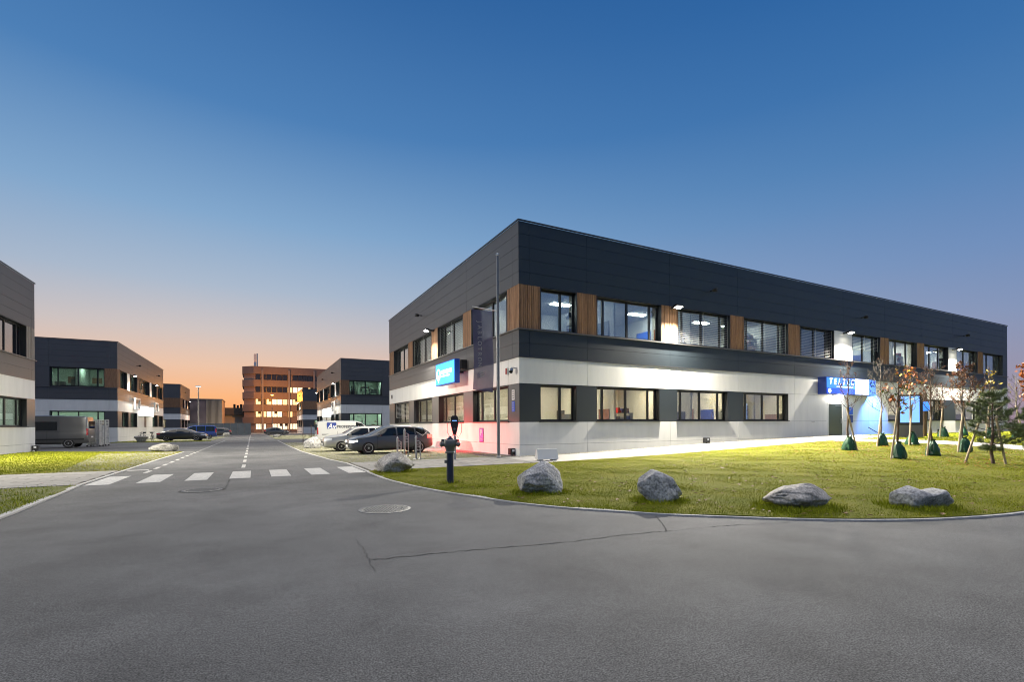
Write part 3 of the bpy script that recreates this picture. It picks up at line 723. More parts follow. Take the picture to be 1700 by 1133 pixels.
upL = [('wood', 0, 1.17), ('win', 1.17, 5.59), ('wood', 5.59, 6.79), ('win', 6.79, 11.23, {'blind': 1}), ('wood', 11.23, 12.5, {}), ('win', 12.5, 17.01, {'blind': 1}), ('wood', 17.01, 18.22), ('win', 18.22, 22.76), ('wood', 22.76, LA)]
loL = [('metal', 0, 1.05), ('win', 1.05, 5.39), ('metal', 5.39, 6.73), ('win', 6.73, 11.09), ('metal', 11.09, 12.42), ('win', 12.42, 16.76), ('metal', 16.76, 18.07), ('win', 18.07, 22.54, {'blind': .72}), ('metal', 22.54, LA)]
facade(fL, LA, cutsL, upL, loL, dark='clad_sky_sheen', band='clad_sky_sheen', single=30, ends=(.41, 0), white=[0, 1.05, 6.25, 11.95, 17.7, LA])
shell(A, X0, X0 + RA, Y0, Y0 + LA, open_=('west', 'south'))
interior(A, X0 + .41, X0 + RA - .45, Y0 + .41, Y0 + LA - .45, 6.5, ('front', 'west'), 'interior_dim', 'interior', parts=5.6, dim=lambda x, y, z: z > 2 and (x > 31 and x < 38))

POW = 29000
wall_lamp((X0 + 9.55, Y0 - .42, 7.8), (0, -1), 'bright floodlight on the right facade nearest to the building corner', POW)
wall_lamp((X0 + 26.2, Y0 - .42, 7.8), (0, -1), 'bright floodlight on the right facade above the entrance sign', POW)
wall_lamp((X0 + 42.9, Y0 - .42, 7.75), (0, -1), 'bright floodlight at the far right end of the facade', POW)
wall_lamp((X0 - .42, Y0 + 12.0, 7.83), (-1, 0), 'bright floodlight on the street facade left of the flag', POW * .4)
off_lamp((X0 - .3, Y0 + 14.5, 9.35), (-1, 0), 'small dark camera on the parapet of the street facade beside the starry lamp')
for u in (12.6, 28.4, 44.8): off_lamp((X0 + u, Y0 - .3, 9.1), (0, -1), {12.6: 'small dark camera on the right parapet nearest to the corner', 28.4: 'small dark camera on the right parapet, middle one', 44.8: 'small dark camera on the right parapet, far one'}[u])

# ---- the other buildings of the park
def office(label, cx, cy, sx, front, depth, zb, fu, fl, ru, rl, rcuts, fcuts, lamps, tone, lit):
    """cx, cy = corner next to the street and the camera; sx = -1 west of the street, +1 east of it"""
    r_ = empty('office_building', (cx, cy, zb), 0, label, 'building', 'matching two storey office buildings along the street')
    ff = Fr(r_, cx, cy, (sx, 0), (0, -1)); fr = Fr(r_, cx, cy, (0, 1), (-sx, 0))
    facade(ff, front, fcuts, fu, fl, dark='clad_ambient_lift', band='clad_ambient_lift', dark_low='clad_ambient_lift', ends=(.064, 0))
    facade(fr, depth, rcuts, ru, rl, dark='clad_sky_sheen', band='clad_sky_sheen', ends=(.41, 0), dark_low='clad_metal')
    x0, x1 = (cx - front, cx) if sx < 0 else (cx, cx + front)
    shell(r_, x0, x1, cy, cy + depth, open_=('south', 'east' if sx < 0 else 'west'))
    interior(r_, x0 + .41, x1 - .41, cy + .41, cy + depth - .45, 5, ('front', 'east' if sx < 0 else 'west'), 'interior_green' if lit else 'interior_dim', 'interior_green' if lit else 'interior', parts=5.6, upl='lum_green', lowl='lum_green' if lit else 'lum_warm', step=3.4, furn=lit)
    return r_
fU = [('wood', 0, 1.1), ('win', 1.1, 5.55), ('dark', 5.55, 7.0), ('dark', 7.0, 12.0), ('dark', 12.0, 18)]
fLo = [('dark', 0, 1.1), ('win', 1.1, 5.55), ('white', 5.55, 7.0), ('white', 7, 12), ('white', 12, 18)]
rU = [('wood', 0, 1.2), ('win', 1.2, 4.6), ('white', 4.6, 5.9), ('win', 5.9, 10.2), ('wood', 10.2, 11.4), ('win', 11.4, 18.4, {'cells': (0, .33, .66, 1)}), ('white', 18.4, 19.7), ('win', 19.7, 24), ('wood', 24, 25.2), ('win', 25.2, 29), ('wood', 29, 30)]
rLo = [('dark', 0, 2), ('win', 2, 5.2, {'cells': C2}), ('dark', 5.2, 6.2), ('win', 6.2, 10), ('white', 10, 14.4), ('dark', 14.4, 15.8), ('white', 15.8, 20.4), ('win', 20.4, 24.6), ('dark', 24.6, 25.6), ('win', 25.6, 29.3), ('dark', 29.3, 30)]
rC = [0, 5.6, 11.2, 16.8, 22.4, 28, 30]; fC = [0, .7, 5.6, 7, 12, 18]
Cb = office('dark and white office building behind the grey van, left of the street', -13.1, 66.6, -1, 18, 30, tz(-13, 67), fU, fLo, rU, rLo, rC, fC, None, None, True)
Eb = office('dark and white office building behind the parked white van, right of the street', 10.45, 69.8, 1, 18, 29, tz(10, 70), fU, fLo, [(*e[:1], e[1], min(e[2], 29), *e[3:]) for e in rU if e[1] < 29], [(*e[:1], e[1], min(e[2], 29), *e[3:]) for e in rLo if e[1] < 29], [0, 5.6, 11.2, 16.8, 22.4, 29], fC, None, None, True)
sU = [('wood', 0, 3.6), ('win', 3.6, 7), ('white', 7, 8.2), ('win', 8.2, 12), ('wood', 12, 13.4), ('win', 13.4, 17)]
sL = [('dark', 0, 2), ('win', 2, 6), ('dark', 6, 7.4), ('win', 7.4, 11.6), ('dark', 11.6, 13), ('win', 13, 17)]
fU2 = [('wood', 0, 3.3), ('win', 3.3, 9), ('dark', 9, 18)]; fL2 = [('dark', 0, 2.6), ('win', 2.6, 9.4, {'cells': (0, .2, .6, 1)}), ('white', 9.4, 18)]
Db = office('small distant dark and white office building left, behind the black saloon', -13.95, 125, -1, 18, 17, tz(-13, 125), fU2, fL2, sU, sL, [0, 5.6, 11.2, 17], [0, 5, 9.4, 18], None, None, False)
Fb = office('small distant dark and white office building right, before the orange lit block', 10.3, 128.5, 1, 18, 17, tz(10, 128), fU2, fL2, sU, sL, [0, 5.6, 11.2, 17], [0, 5, 9.4, 18], None, None, True)
# near left building, seen along its street facade
Bb = empty('office_building', (-12.55, 42.3, tz(-12, 42)), 0, 'near dark and white office building cut off by the left edge', 'building', 'matching two storey office buildings along the street')
fB = Fr(Bb, -12.55, 42.3, (0, -1), (1, 0)); LB = 28.0
facade(fB, LB, [0, .5, 6, 11.6, 17.2, 22.8, LB], [('wood', 0, 1.25, {'m': 'wood_grey'}), ('win', 1.25, 5.65), ('wood', 5.65, 6.85), ('win', 6.85, 11.25), ('white', 11.25, 12.6), ('win', 12.6, 17), ('wood', 17, 18.2), ('win', 18.2, 22.6), ('wood', 22.6, 23.8), ('win', 23.8, LB)],
       [('metal', 0, 1.25), ('win', 1.25, 5.65), ('metal', 5.65, 6.85), ('win', 6.85, 11.25), ('metal', 11.25, 12.6), ('win', 12.6, 17), ('metal', 17, 18.2), ('win', 18.2, 22.6), ('metal', 22.6, 23.8), ('win', 23.8, LB)], dark='clad_sky_sheen', band='clad_sky_sheen', single=2)
L_ = Bb.location
shell(Bb, -30.5, -12.55, 14.3, 42.3, open_=('east',))
interior(Bb, -30, -12.97, 14.75, 41.85, 5, ('east',), 'interior_dim', 'interior_dim', upl='lum_cool', lowl='lum_green', furn=False, step=5, dim=lambda x, y, z: z > 2)
wall_lamp((-12.1, 29.5, 7.6), (1, 0), 'floodlight on the near left building lighting its lawn, beyond the left edge', POW * .62)
wall_lamp((-12.7, 72.6, 7.55), (1, 0), 'nearer floodlight on the street side of the second building at left', POW * .22)
wall_lamp((-12.7, 87.2, 7.5), (1, 0), 'farther floodlight on the street side of the second building at left', POW * .22)
wall_lamp((-13.5, 137, 7.3), (1, 0), 'floodlight on the small distant building at left', POW * .22)
wall_lamp((10.05, 73.6, 7.5), (-1, 0), 'nearer floodlight on the street side of the second building at right', POW * .22)
wall_lamp((10.05, 95, 7.45), (-1, 0), 'farther floodlight on the street side of the second building at right', POW * .22)
wall_lamp((9.9, 136, 7.3), (-1, 0), 'floodlight on the small distant building at right', POW * .22)
for x, y, z, n, t in ((-12.8, 76, 9.1, 1, 'nearer one, second building at left'), (-12.8, 90, 9.1, 1, 'farther one, second building at left'), (-13.7, 130, 9, 1, 'distant small building at left'), (10.15, 75.5, 9.2, -1, 'nearer one, second building at right'), (10.15, 87, 9.2, -1, 'farther one, second building at right'), (10, 132, 9, -1, 'distant small building at right')):
    off_lamp((x, y, z), (n, 0), 'small dark camera on a parapet, ' + t)
# lit white sign boxes and empty frames on the second buildings
def sign_box(loc, dims, label, m='sign_white_lit'):
    r_ = empty('sign_box', loc, 0, label, 'sign', 'blank white sign boxes')
    x, y, z = dims; MB().box(-x / 2, x / 2, -y / 2, y / 2, -z / 2, z / 2).build('case', 'white_plastic', r_)
    MB().box(-x / 2 - .01, x / 2 + .01, -y / 2 + .05, y / 2 - .05, -z / 2 + .05, z / 2 - .05).build('lit_face', m, r_)
    MB().box(-.02 - x / 2 + .05, x / 2 - .05, -y / 2 - .012, y / 2 + .012, -z / 2 + .05, z / 2 - .05).build('lit_side', m, r_)
sign_box((-12.8, 80.8, 3.45), (.5, 7.0, 1.3), 'glowing blank white sign box on the second building at left')
sign_box((10.05, 81.5, 3.45), (.5, 6.5, 1.4), 'glowing blank white sign box on the second building at right')
def sign_frame(loc, wy, hz, label):
    b = MB(); t = .18
    b.box(-.1, .1, -wy / 2, wy / 2, hz / 2 - t, hz / 2); b.box(-.1, .1, -wy / 2, wy / 2, -hz / 2, -hz / 2 + t); b.box(-.1, .1, -wy / 2, -wy / 2 + t, -hz / 2 + t, hz / 2 - t); b.box(-.1, .1, wy / 2 - t, wy / 2, -hz / 2 + t, hz / 2 - t)
    tag(b.build('empty_sign', 'white_plastic', None, loc), label, 'sign frame', 'empty white sign frames')
sign_frame((-12.85, 75.2, 4.25), 2.8, 1.45, 'empty white sign frame left of the glowing box, left building')
sign_frame((-12.85, 88.5, 4.25), 2.8, 1.45, 'empty white sign frame right of the glowing box, left building')
sign_frame((10.15, 75.2, 4.25), 2.6, 1.45, 'empty white sign frame on the second building at right')

# ---- the brown block with orange light, the shed and the warehouse at the end of the street
G = empty('office_block', (-.2, 165, -.5), 0, 'five storey brown office block with rows of lit windows at street end', 'building')
def gq(b, *a): return b.box(a[0] + .2, a[1] + .2, a[2] - 165, a[3] - 165, a[4] + .5, a[5] + .5)
for lv in range(6):
    z0 = -.5 + lv * 3.75 - (1.1 if lv else 0); z1 = z0 + (2.3 if lv == 5 else 2.0 if lv else .9)
    b = MB(); zz0, zz1 = z0 + .5, z1 + .5
    b.add([(0, 0, zz0), (46, 0, zz0), (46, 16, zz0), (-3, 16, zz0), (-3, 2.6, zz0), (0, 0, zz1), (46, 0, zz1), (46, 16, zz1), (-3, 16, zz1), (-3, 2.6, zz1)],
          [(4, 3, 2, 1, 0), (5, 6, 7, 8, 9), (0, 1, 6, 5), (1, 2, 7, 6), (2, 3, 8, 7), (3, 4, 9, 8), (4, 0, 5, 9)]); b.build('facade_band', 'brown_band', G)
b = MB(); b.add([(.3, .4, 0), (45, .4, 0), (45, 15.6, 0), (-2.6, 15.6, 0), (-2.6, 2.9, 0), (.3, .4, 18.5), (45, .4, 18.5), (45, 15.6, 18.5), (-2.6, 15.6, 18.5), (-2.6, 2.9, 18.5)],
          [(5, 6, 7, 8, 9), (0, 1, 6, 5), (1, 2, 7, 6), (2, 3, 8, 7), (3, 4, 9, 8), (4, 0, 5, 9)]); b.build('wall', 'win_shade', G)
for i, x in enumerate((1.9, 9.2, 16.4, 23.6, 31)): gq(MB(), x, x + .55, 164.6, 165.3, -.5, 18.6).build('pier', 'brown_pier', G)
litmap = {4: 'ddsdddsdddsdds', 3: 'ddddddlwwsllsl', 2: 'lslwwlwlwwlswl', 1: 'llwwwslsdslwdl', 0: 'wwswwwwwlwwwsl'}
for lv in range(5):
    z0 = -.5 + lv * 3.75 + .92; z1 = z0 + 1.7
    for i in range(14):
        x = .35 + i * 1.46; k = litmap[lv][i]
        if any(abs(x + .6 - q - .3) < .75 for q in (1.9, 9.2, 16.4)): k = 's' if k == 's' else k
        m = {'d': 'win_dark', 's': 'win_shade', 'l': 'win_lit', 'w': 'win_white'}[k]
        f_ = gq(MB(), x - .06, x + 1.3, 165.28, 165.36, z0 - .03, z1 + .03).build('window', 'frame', G)
        if k == 's': m = random.choice(('win_dark', 'win_shade'))
        gq(MB(), x + .02, x + .6, 165.22, 165.27, z0 + .06, z1 - .06).build('pane', m, f_)
        gq(MB(), x + .66, x + 1.24, 165.22, 165.27, z0 + .06, z1 - .06 - (random.choice((0, 0, .7)) if k in 'lw' else 0)).build('pane', m, f_)
MB().tube([(1, 2, 18), (1, 2, 24)], .18, 10).build('antenna_mast', 'steel', G)
MB().box(.1, .75, 1.7, 2.3, 20, 23.8).build('antenna_panel', 'white_plastic', G)
gq(MB(), -.5, 40, 165.2, 165.3, 18.4, 18.9).build('roof_rail', 'ledge', G)
W = empty('warehouse', (-11, 150, -.5), 0, 'low beige metal warehouse with a large dark mural on its wall', 'building')
MB().box(-8.5, -.2, 0, 14, 0, 8.8).build('wall', 'mural', W)
for i in range(14): MB().box(-.15 + i * .26, .02 + i * .26, -.12 - .04 * (i % 2), 14, 0, 8.9).build('metal_sheet', 'beige_metal', W)
MB().box(-8.6, 3.55, -.25, 14.1, 8.9, 9.15).build('roof_edge', 'brown_pier', W)
MB().box(-3.1, -.3, -.12, 0, .3, 2.6).build('painted_panel', 'sign_blue', W)
Dk = empty('shed', (-5, 172, -.5), 0, 'low dark shed with a pale lit wall behind the grey wall', 'building')
MB().box(-4, 4.6, 0, 10, 5.4, 7.6).build('roof_band', 'dark_shed', Dk); MB().box(-4, 4.6, 1.2, 10, 0, 5.4).build('wall', 'pale_wall', Dk)
for x in (1.6, 3.2): MB().box(x, x + .9, 1.05, 1.2, 1.5, 4.6).build('door', 'white_plastic', Dk)
light('shed_light', 'POINT', (3.6, -.6, 5.1), 300, (1, .85, .5), Dk, size=.1)
for i in range(3): MB().box(-.8 + i * .9, -.2 + i * .9, 2, 3, 7.6, 8.8 - .3 * (i % 2)).build('roof_vent', 'black', Dk)
Gw = empty('concrete_wall', (-7, 118, tz(-5, 118)), 0, 'grey panelled boundary wall across the far end of the street', 'wall')
for i in range(9):
    boxpiece('wall_panel', (-4.3 + i * 1.25, 0, 1.2), (1.22, .2, 2.4 if i < 5 else 2.55), 'grey_wall', Gw)
Ft = empty('metal_gate', (4.6, 121, tz(4, 121)), 0, 'long rail fence gate in front of the brown block', 'gate')
for z in (.4, 1.9): MB().box(-5.2, 5, -.03, .03, z, z + .08).build('rail', 'brown_pier', Ft)
for i in range(40): boxpiece('bar', (-5.1 + i * .255, 0, 1.1), (.03, .03, 1.6), 'brown_pier', Ft)
# ------------------------------------------------------------------ vehicles
def wheel(parent, x, y, r, wd, m_rim='rim', spokes=5):
    sgn = 1 if y > 0 else -1
    o = MB().lathe([(r * .62, -wd / 2 + .01), (r * .93, -wd / 2), (r, -wd / 2 + .03), (r, wd / 2 - .03), (r * .93, wd / 2), (r * .62, wd / 2 - .01)], 24, axis='y').build('wheel', 'rubber', parent, (x, y, r), smooth=True)
    f = sgn * (wd / 2 - .015); b = MB()
    b.lathe([(r * .66, f - sgn * .03), (r * .66, f + sgn * .012), (r * .58, f + sgn * .012), (r * .56, f - sgn * .02)], 24, axis='y')
    for k in range(spokes):
        a = 2 * math.pi * k / spokes + .3; ca, sa = math.cos(a), math.sin(a); px, pz = -sa, ca; q = []
        for rr, hw in ((r * .08, r * .10), (r * .6, r * .075)):
            for yy in (f - sgn * .03, f + sgn * .004): q += [(ca * rr + px * hw, yy, sa * rr + pz * hw), (ca * rr - px * hw, yy, sa * rr - pz * hw)]
        b.add(q, [(0, 1, 5, 4), (2, 6, 7, 3), (0, 4, 6, 2), (1, 3, 7, 5), (4, 5, 7, 6), (0, 2, 3, 1)])
    b.lathe([(r * .15, f - sgn * .02), (r * .15, f + sgn * .014)], 12, axis='y')
    b.build('rim', m_rim, o, smooth=True)
    MB().lathe([(r * .6, f - sgn * .05), (r * .6, f - sgn * .045)], 20, axis='y').build('brake_disc', 'black', o)
    return o
class Car:
    def __init__(s, P): s.P = P; s.L = P['L']; s.W = P['W']
    def ip(s, k, t): a = s.P[k]; return float(np.interp(t, [q[0] for q in a], [q[1] for q in a]))
    def dims(s, t):
        zb, zs, zt = s.ip('bot', t), s.ip('belt', t), s.ip('top', t); w2 = s.W / 2 * s.ip('plan', t)
        g_ = min(1, max(0, (zt - zs) / s.P.get('gh', .42))); return zb, zs, zt, w2, w2 * (.955 - s.P.get('tumble', .24) * g_)
    LOW = [(0, .9), (.1, .965), (.32, 1.0), (.62, 1.0), (.88, .975), (1, .955)]
    def w(s, t, z):
        zb, zs, zt, w2, wr = s.dims(t)
        if z <= zs: return w2 * float(np.interp((z - zb) / (zs - zb), [q[0] for q in s.LOW], [q[1] for q in s.LOW]))
        k = (z - zs) / max(.02, zt - .05 - zs); return w2 * .955 + (wr - w2 * .955) * min(1, k) + .015 * math.sin(min(1, k) * math.pi)
    def section(s, t):
        zb, zs, zt, w2, wr = s.dims(t); pts = [(0, zb)]
        pts += [(w2 * f, zb + (zs - zb) * k) for k, f in s.LOW]
        zr = max(zt - .05, zs + .004)
        for k in (.33, .66, 1): z = zs + (zr - zs) * k; pts.append((s.w(t, z), z))
        zt2 = max(zt, zr + .002); wr2 = s.w(t, zr)
        pts += [(wr2 * .93, zr + (zt2 - zr) * .6), (wr2 * .78, zt2), (wr2 * .4, zt2 + .012), (0, zt2 + .016)]
        return pts
    def patch(s, name, mat_, t0, t1, zlo, zhi, parent, sides=(1, -1), off=.005, n=10, k=3, slant=(0, 0)):
        for sd in sides:
            v = []; f = []
            for i in range(n + 1):
                t = t0 + (t1 - t0) * i / n; a = zlo(t) if callable(zlo) else zlo; b = zhi(t) if callable(zhi) else zhi
                for j in range(k + 1):
                    z = a + (max(b, a + .002) - a) * j / k; tt = t + slant[0] * j / k * (1 - i / n) + slant[1] * j / k * (i / n)
                    v.append((tt - s.L / 2, sd * (s.w(tt, z) + off), z))
            for i in range(n):
                for j in range(k): q = (i * (k + 1) + j, (i + 1) * (k + 1) + j, (i + 1) * (k + 1) + j + 1, i * (k + 1) + j + 1); f.append(q if sd < 0 else q[::-1])
            MB().add(v, f).build(name, mat_, parent, smooth=True)
    def topper(s, name, mat_, t0, t1, parent, wf=.76, off=.008, n=8):
        v = []; f = []
        for i in range(n + 1):
            t = t0 + (t1 - t0) * i / n; zb, zs, zt, w2, wr = s.dims(t); wr = s.w(t, max(zt - .05, zs + .004))
            for j in range(7):
                y = (j / 3 - 1) * wr * wf; v.append((t - s.L / 2, y, zt + .016 - .016 * min(1, abs(y) / (wr * .78)) + off))
        for i in range(n):
            for j in range(6): f.append((i * 7 + j, (i + 1) * 7 + j, (i + 1) * 7 + j + 1, i * 7 + j + 1))
        return MB().add(v, f).build(name, mat_, parent, smooth=True)
def car(name, label, cat, loc, rz, P, paint, group='cars and vans parked along the street', head_on=False, tail_on=False, rot_z=0):
    c = Car(P); L = P['L']; W_ = P['W']; r_ = empty(name, (loc[0], loc[1], tz(loc[0], loc[1]) + .016), rz, label, cat, group)
    nS = 44; ts = [L * (.5 - .5 * math.cos(math.pi * i / nS)) for i in range(nS + 1)]; v = []; f = []; m = 0
    for t in ts:
        h_ = c.section(t); ring = [(y, z) for y, z in h_] + [(-y, z) for y, z in h_[-2:0:-1]]; m = len(ring); v += [(t - L / 2, y, z) for y, z in ring]
    for i in range(nS):
        for j in range(m): f.append((i * m + j, i * m + (j + 1) % m, (i + 1) * m + (j + 1) % m, (i + 1) * m + j))
    f += [tuple(range(m)), tuple(nS * m + j for j in range(m - 1, -1, -1))]
    me = mesh_of('body', v, f, paint); bm = bmesh.new(); bm.from_mesh(me); bmesh.ops.recalc_face_normals(bm, faces=bm.faces); bm.to_mesh(me); bm.free()
    body = bpy.data.objects.new('body', me); link(body, r_)
    wr = P['wr']; wx = (P['ro'] - L / 2, P['ro'] + P['wb'] - L / 2)
    cut = MB()
    for x in wx:
        for sd in (1, -1): cut.lathe([(wr + .055, sd * (W_ / 2 - .3)), (wr + .055, sd * (W_ / 2 + .2))], 28, o=(x, 0, wr + .01), axis='y')
    cme = mesh_of('cut', cut.v, cut.f, 'black'); bm = bmesh.new(); bm.from_mesh(cme); bmesh.ops.recalc_face_normals(bm, faces=bm.faces); bm.to_mesh(cme); bm.free()
    co = bpy.data.objects.new('cut', cme); link(co); me.materials.append(M['black'])
    md = body.modifiers.new('b', 'BOOLEAN'); md.operation = 'DIFFERENCE'; md.object = co; md.solver = 'EXACT'; md.material_mode = 'TRANSFER'
    bpy.context.view_layer.update()
    ne = bpy.data.meshes.new_from_object(body.evaluated_get(bpy.context.evaluated_depsgraph_get()))
    body.modifiers.clear(); body.data = ne; bpy.data.objects.remove(co); ne.name = 'body'
    ne.shade_smooth(); ne.set_sharp_from_angle(angle=R(38))
    for x in wx:
        for sd in (1, -1): wheel(r_, x, sd * (W_ / 2 - .105), wr, .2)
    hi = lambda t: c.ip('top', t) - P.get('wtop', .10); lo = lambda t: c.ip('belt', t) + .025
    for t0, t1 in P['wins']: c.patch('side_window', 'carglass', t0, t1, lo, hi, body, n=14)
    for t0, t1 in P['screens']: c.topper('windscreen', 'carglass', t0, t1, body)
    c.patch('sill_trim', 'trim', P['ro'] + wr + .08, P['ro'] + P['wb'] - wr - .08, lambda t: c.ip('bot', t) + .01, lambda t: c.ip('bot', t) + .10, r_, n=4, off=.008)
    if P.get('mould'):
        for za, zb_ in P['mould']: c.patch('side_moulding', 'trim', .25, L - .75, za, zb_, body, n=16, k=1, off=.012)
    for t in P.get('seams', ()): c.patch('door_seam', 'black', t, t + .016, lambda q: c.ip('bot', q) + .14, lambda q: c.ip('belt', q) - .01, body, n=1, k=6, off=.003)
    for t in P.get('handles', ()): c.patch('door_handle', P.get('hm', paint), t, t + .2, P['hz'], P['hz'] + .035, body, n=3, k=1, off=.03)
    z0, z1, l = P['head']; c.patch('headlight', 'headlamp_on' if head_on else 'headlamp', L - l, L - .015, lambda t: z0 + (L - t) * .18, lambda t: z1 + (L - t) * .1 - .02, r_, off=.008, n=8)
    z0, z1, l = P['tail']; c.patch('tail_light', 'tail_on' if tail_on else 'tail', .015, l, z0, z1, r_, off=.008, n=6)
    zf = c.ip('bot', L); gz = P.get('grille', (zf + .08, zf + .3))
    MB().box(L / 2 - .01, L / 2 + .012, -W_ * .3, W_ * .3, gz[0], gz[1]).build('grille', 'black', r_)
    MB().box(L / 2 + .01, L / 2 + .025, -.26, .26, gz[0] + .02, gz[0] + .13).build('number_plate', 'plate', r_)
    zr = P.get('rplate', .75); MB().box(-L / 2 - .012, -L / 2 + .005, -.26, .26, zr, zr + .11).build('number_plate', 'plate', r_)
    if P.get('rear_glass'): a, b_ = P['rear_glass']; MB().box(-L / 2 - .006, -L / 2 + .01, -W_ * .36, W_ * .36, a, b_).build('rear_window', 'carglass', r_)
    mt = P['mirror']
    for sd in (1, -1):
        y = c.w(mt, c.ip('belt', mt)); b = MB().lathe([(.02, -.09), (.07, -.06), (.085, 0), (.07, .07), (.02, .1)], 10, axis='y'); b.build('mirror', P.get('mm', paint), r_, (mt - L / 2, sd * (y + .1), c.ip('belt', mt) + .08), smooth=True)
    return r_, c
hatch = dict(L=4.4, W=1.8, wb=2.68, ro=.82, wr=.325, gh=.42, top=[(0, .72), (.05, .95), (.14, 1.10), (.5, 1.33), (.9, 1.42), (1.5, 1.47), (2.1, 1.475), (2.55, 1.43), (3.0, 1.2), (3.42, .99), (4.0, .88), (4.3, .76), (4.4, .60)],
             belt=[(0, .7), (.1, .93), (.5, 1.0), (1, .97), (2, .93), (3, .90), (3.4, .89), (4.0, .82), (4.3, .70), (4.4, .55)], bot=[(0, .36), (.3, .24), (.8, .2), (3.6, .19), (4.2, .2), (4.4, .28)],
             plan=[(0, .76), (.06, .84), (.25, .93), (.7, .99), (2.2, 1), (3.6, .985), (4.1, .91), (4.3, .82), (4.4, .68)], wins=[(.48, .98), (1.06, 1.98), (2.06, 3.02)], screens=[(2.62, 3.36), (.16, .62)],
             seams=(1.02, 2.02, 3.05), handles=(1.2, 2.22), hz=.82, head=(.60, .71, .36), tail=(.80, .97, .34), mirror=2.98)
estate = dict(L=4.5, W=1.77, wb=2.51, ro=1.05, wr=.31, gh=.45, top=[(0, .55), (.04, .95), (.12, 1.15), (.35, 1.38), (.7, 1.43), (1.6, 1.45), (2.4, 1.44), (2.75, 1.38), (3.35, 1.02), (3.6, .96), (4.25, .86), (4.42, .76), (4.5, .56)],
              belt=[(0, .5), (.1, .92), (2, .92), (3.4, .90), (4.2, .80), (4.42, .70), (4.5, .5)], bot=[(0, .34), (.3, .24), (1, .2), (3.8, .2), (4.3, .22), (4.5, .28)],
              plan=[(0, .8), (.1, .9), (.3, .95), (1, 1), (3.5, .99), (4.1, .93), (4.38, .83), (4.5, .72)], wins=[(.3, .95), (1.03, 1.95), (2.03, 3.25)], screens=[(2.82, 3.38)],
              seams=(1.0, 2.0, 3.2), handles=(1.2, 2.2), hz=.80, head=(.60, .76, .42), tail=(.75, 1.1, .2), mirror=3.1, hm='trim')
saloon = dict(L=4.75, W=1.86, wb=2.85, ro=.98, wr=.34, gh=.42, top=[(0, .75), (.06, .93), (.5, .99), (.9, 1.12), (1.5, 1.32), (2.1, 1.39), (2.6, 1.38), (3.0, 1.27), (3.6, 1.0), (4.2, .90), (4.6, .78), (4.75, .58)],
              belt=[(0, .72), (.1, .9), (.6, .95), (2, .93), (3.5, .9), (4.3, .8), (4.6, .7), (4.75, .5)], bot=[(0, .36), (.3, .22), (1, .18), (3.8, .18), (4.5, .2), (4.75, .26)],
              plan=[(0, .76), (.1, .86), (.3, .93), (1, 1), (3.6, .99), (4.3, .92), (4.6, .82), (4.75, .68)], wins=[(.95, 1.85), (1.93, 3.4)], screens=[(3.02, 3.55), (.75, 1.4)], seams=(1.0, 1.9, 3.3), handles=(1.2, 2.2), hz=.8,
              head=(.58, .72, .5), tail=(.74, .9, .4), mirror=3.25)
minivan = dict(L=4.45, W=1.8, wb=2.72, ro=.85, wr=.32, gh=.6, tumble=.17, top=[(0, .6), (.03, 1.2), (.1, 1.66), (.4, 1.74), (1.5, 1.78), (2.6, 1.76), (3.0, 1.62), (3.6, 1.14), (4.1, 1.0), (4.38, .86), (4.45, .6)],
               belt=[(0, .55), (.05, 1.0), (2, 1.0), (3.5, .98), (4.1, .9), (4.38, .75), (4.45, .5)], bot=[(0, .32), (.3, .24), (1, .2), (3.8, .2), (4.3, .22), (4.45, .28)],
               plan=[(0, .86), (.08, .94), (.3, .97), (1, 1), (3.5, .98), (4.1, .92), (4.36, .82), (4.45, .7)], wins=[(.25, 1.2), (1.3, 2.2), (2.3, 3.4)], screens=[(3.05, 3.58)], seams=(1.25, 2.25, 3.2), handles=(1.4, 2.4), hz=.9,
               head=(.68, .88, .4), tail=(.85, 1.35, .16), mirror=3.2, rear_glass=(1.1, 1.55))
panelvan = dict(L=4.9, W=1.86, wb=3.0, ro=.9, wr=.33, gh=.6, tumble=.12, top=[(0, .7), (.03, 1.5), (.1, 1.84), (.4, 1.91), (1.6, 1.94), (3.0, 1.92), (3.4, 1.80), (4.1, 1.18), (4.5, 1.02), (4.82, .88), (4.9, .6)],
                belt=[(0, .6), (.05, 1.1), (2, 1.12), (3.8, 1.06), (4.4, .92), (4.82, .75), (4.9, .5)], bot=[(0, .36), (.3, .28), (1, .22), (4.2, .22), (4.75, .24), (4.9, .3)],
                plan=[(0, .9), (.08, .96), (.3, .98), (1, 1), (3.9, .98), (4.5, .93), (4.82, .84), (4.9, .72)], wins=[(2.95, 3.85)], screens=[(3.46, 4.05)], seams=(1.5, 2.85, 3.9), handles=(2.6, 3.0), hz=.98, head=(.68, .9, .42), tail=(.85, 1.4, .1), mirror=3.75, mm='trim', rear_glass=(1.2, 1.65))
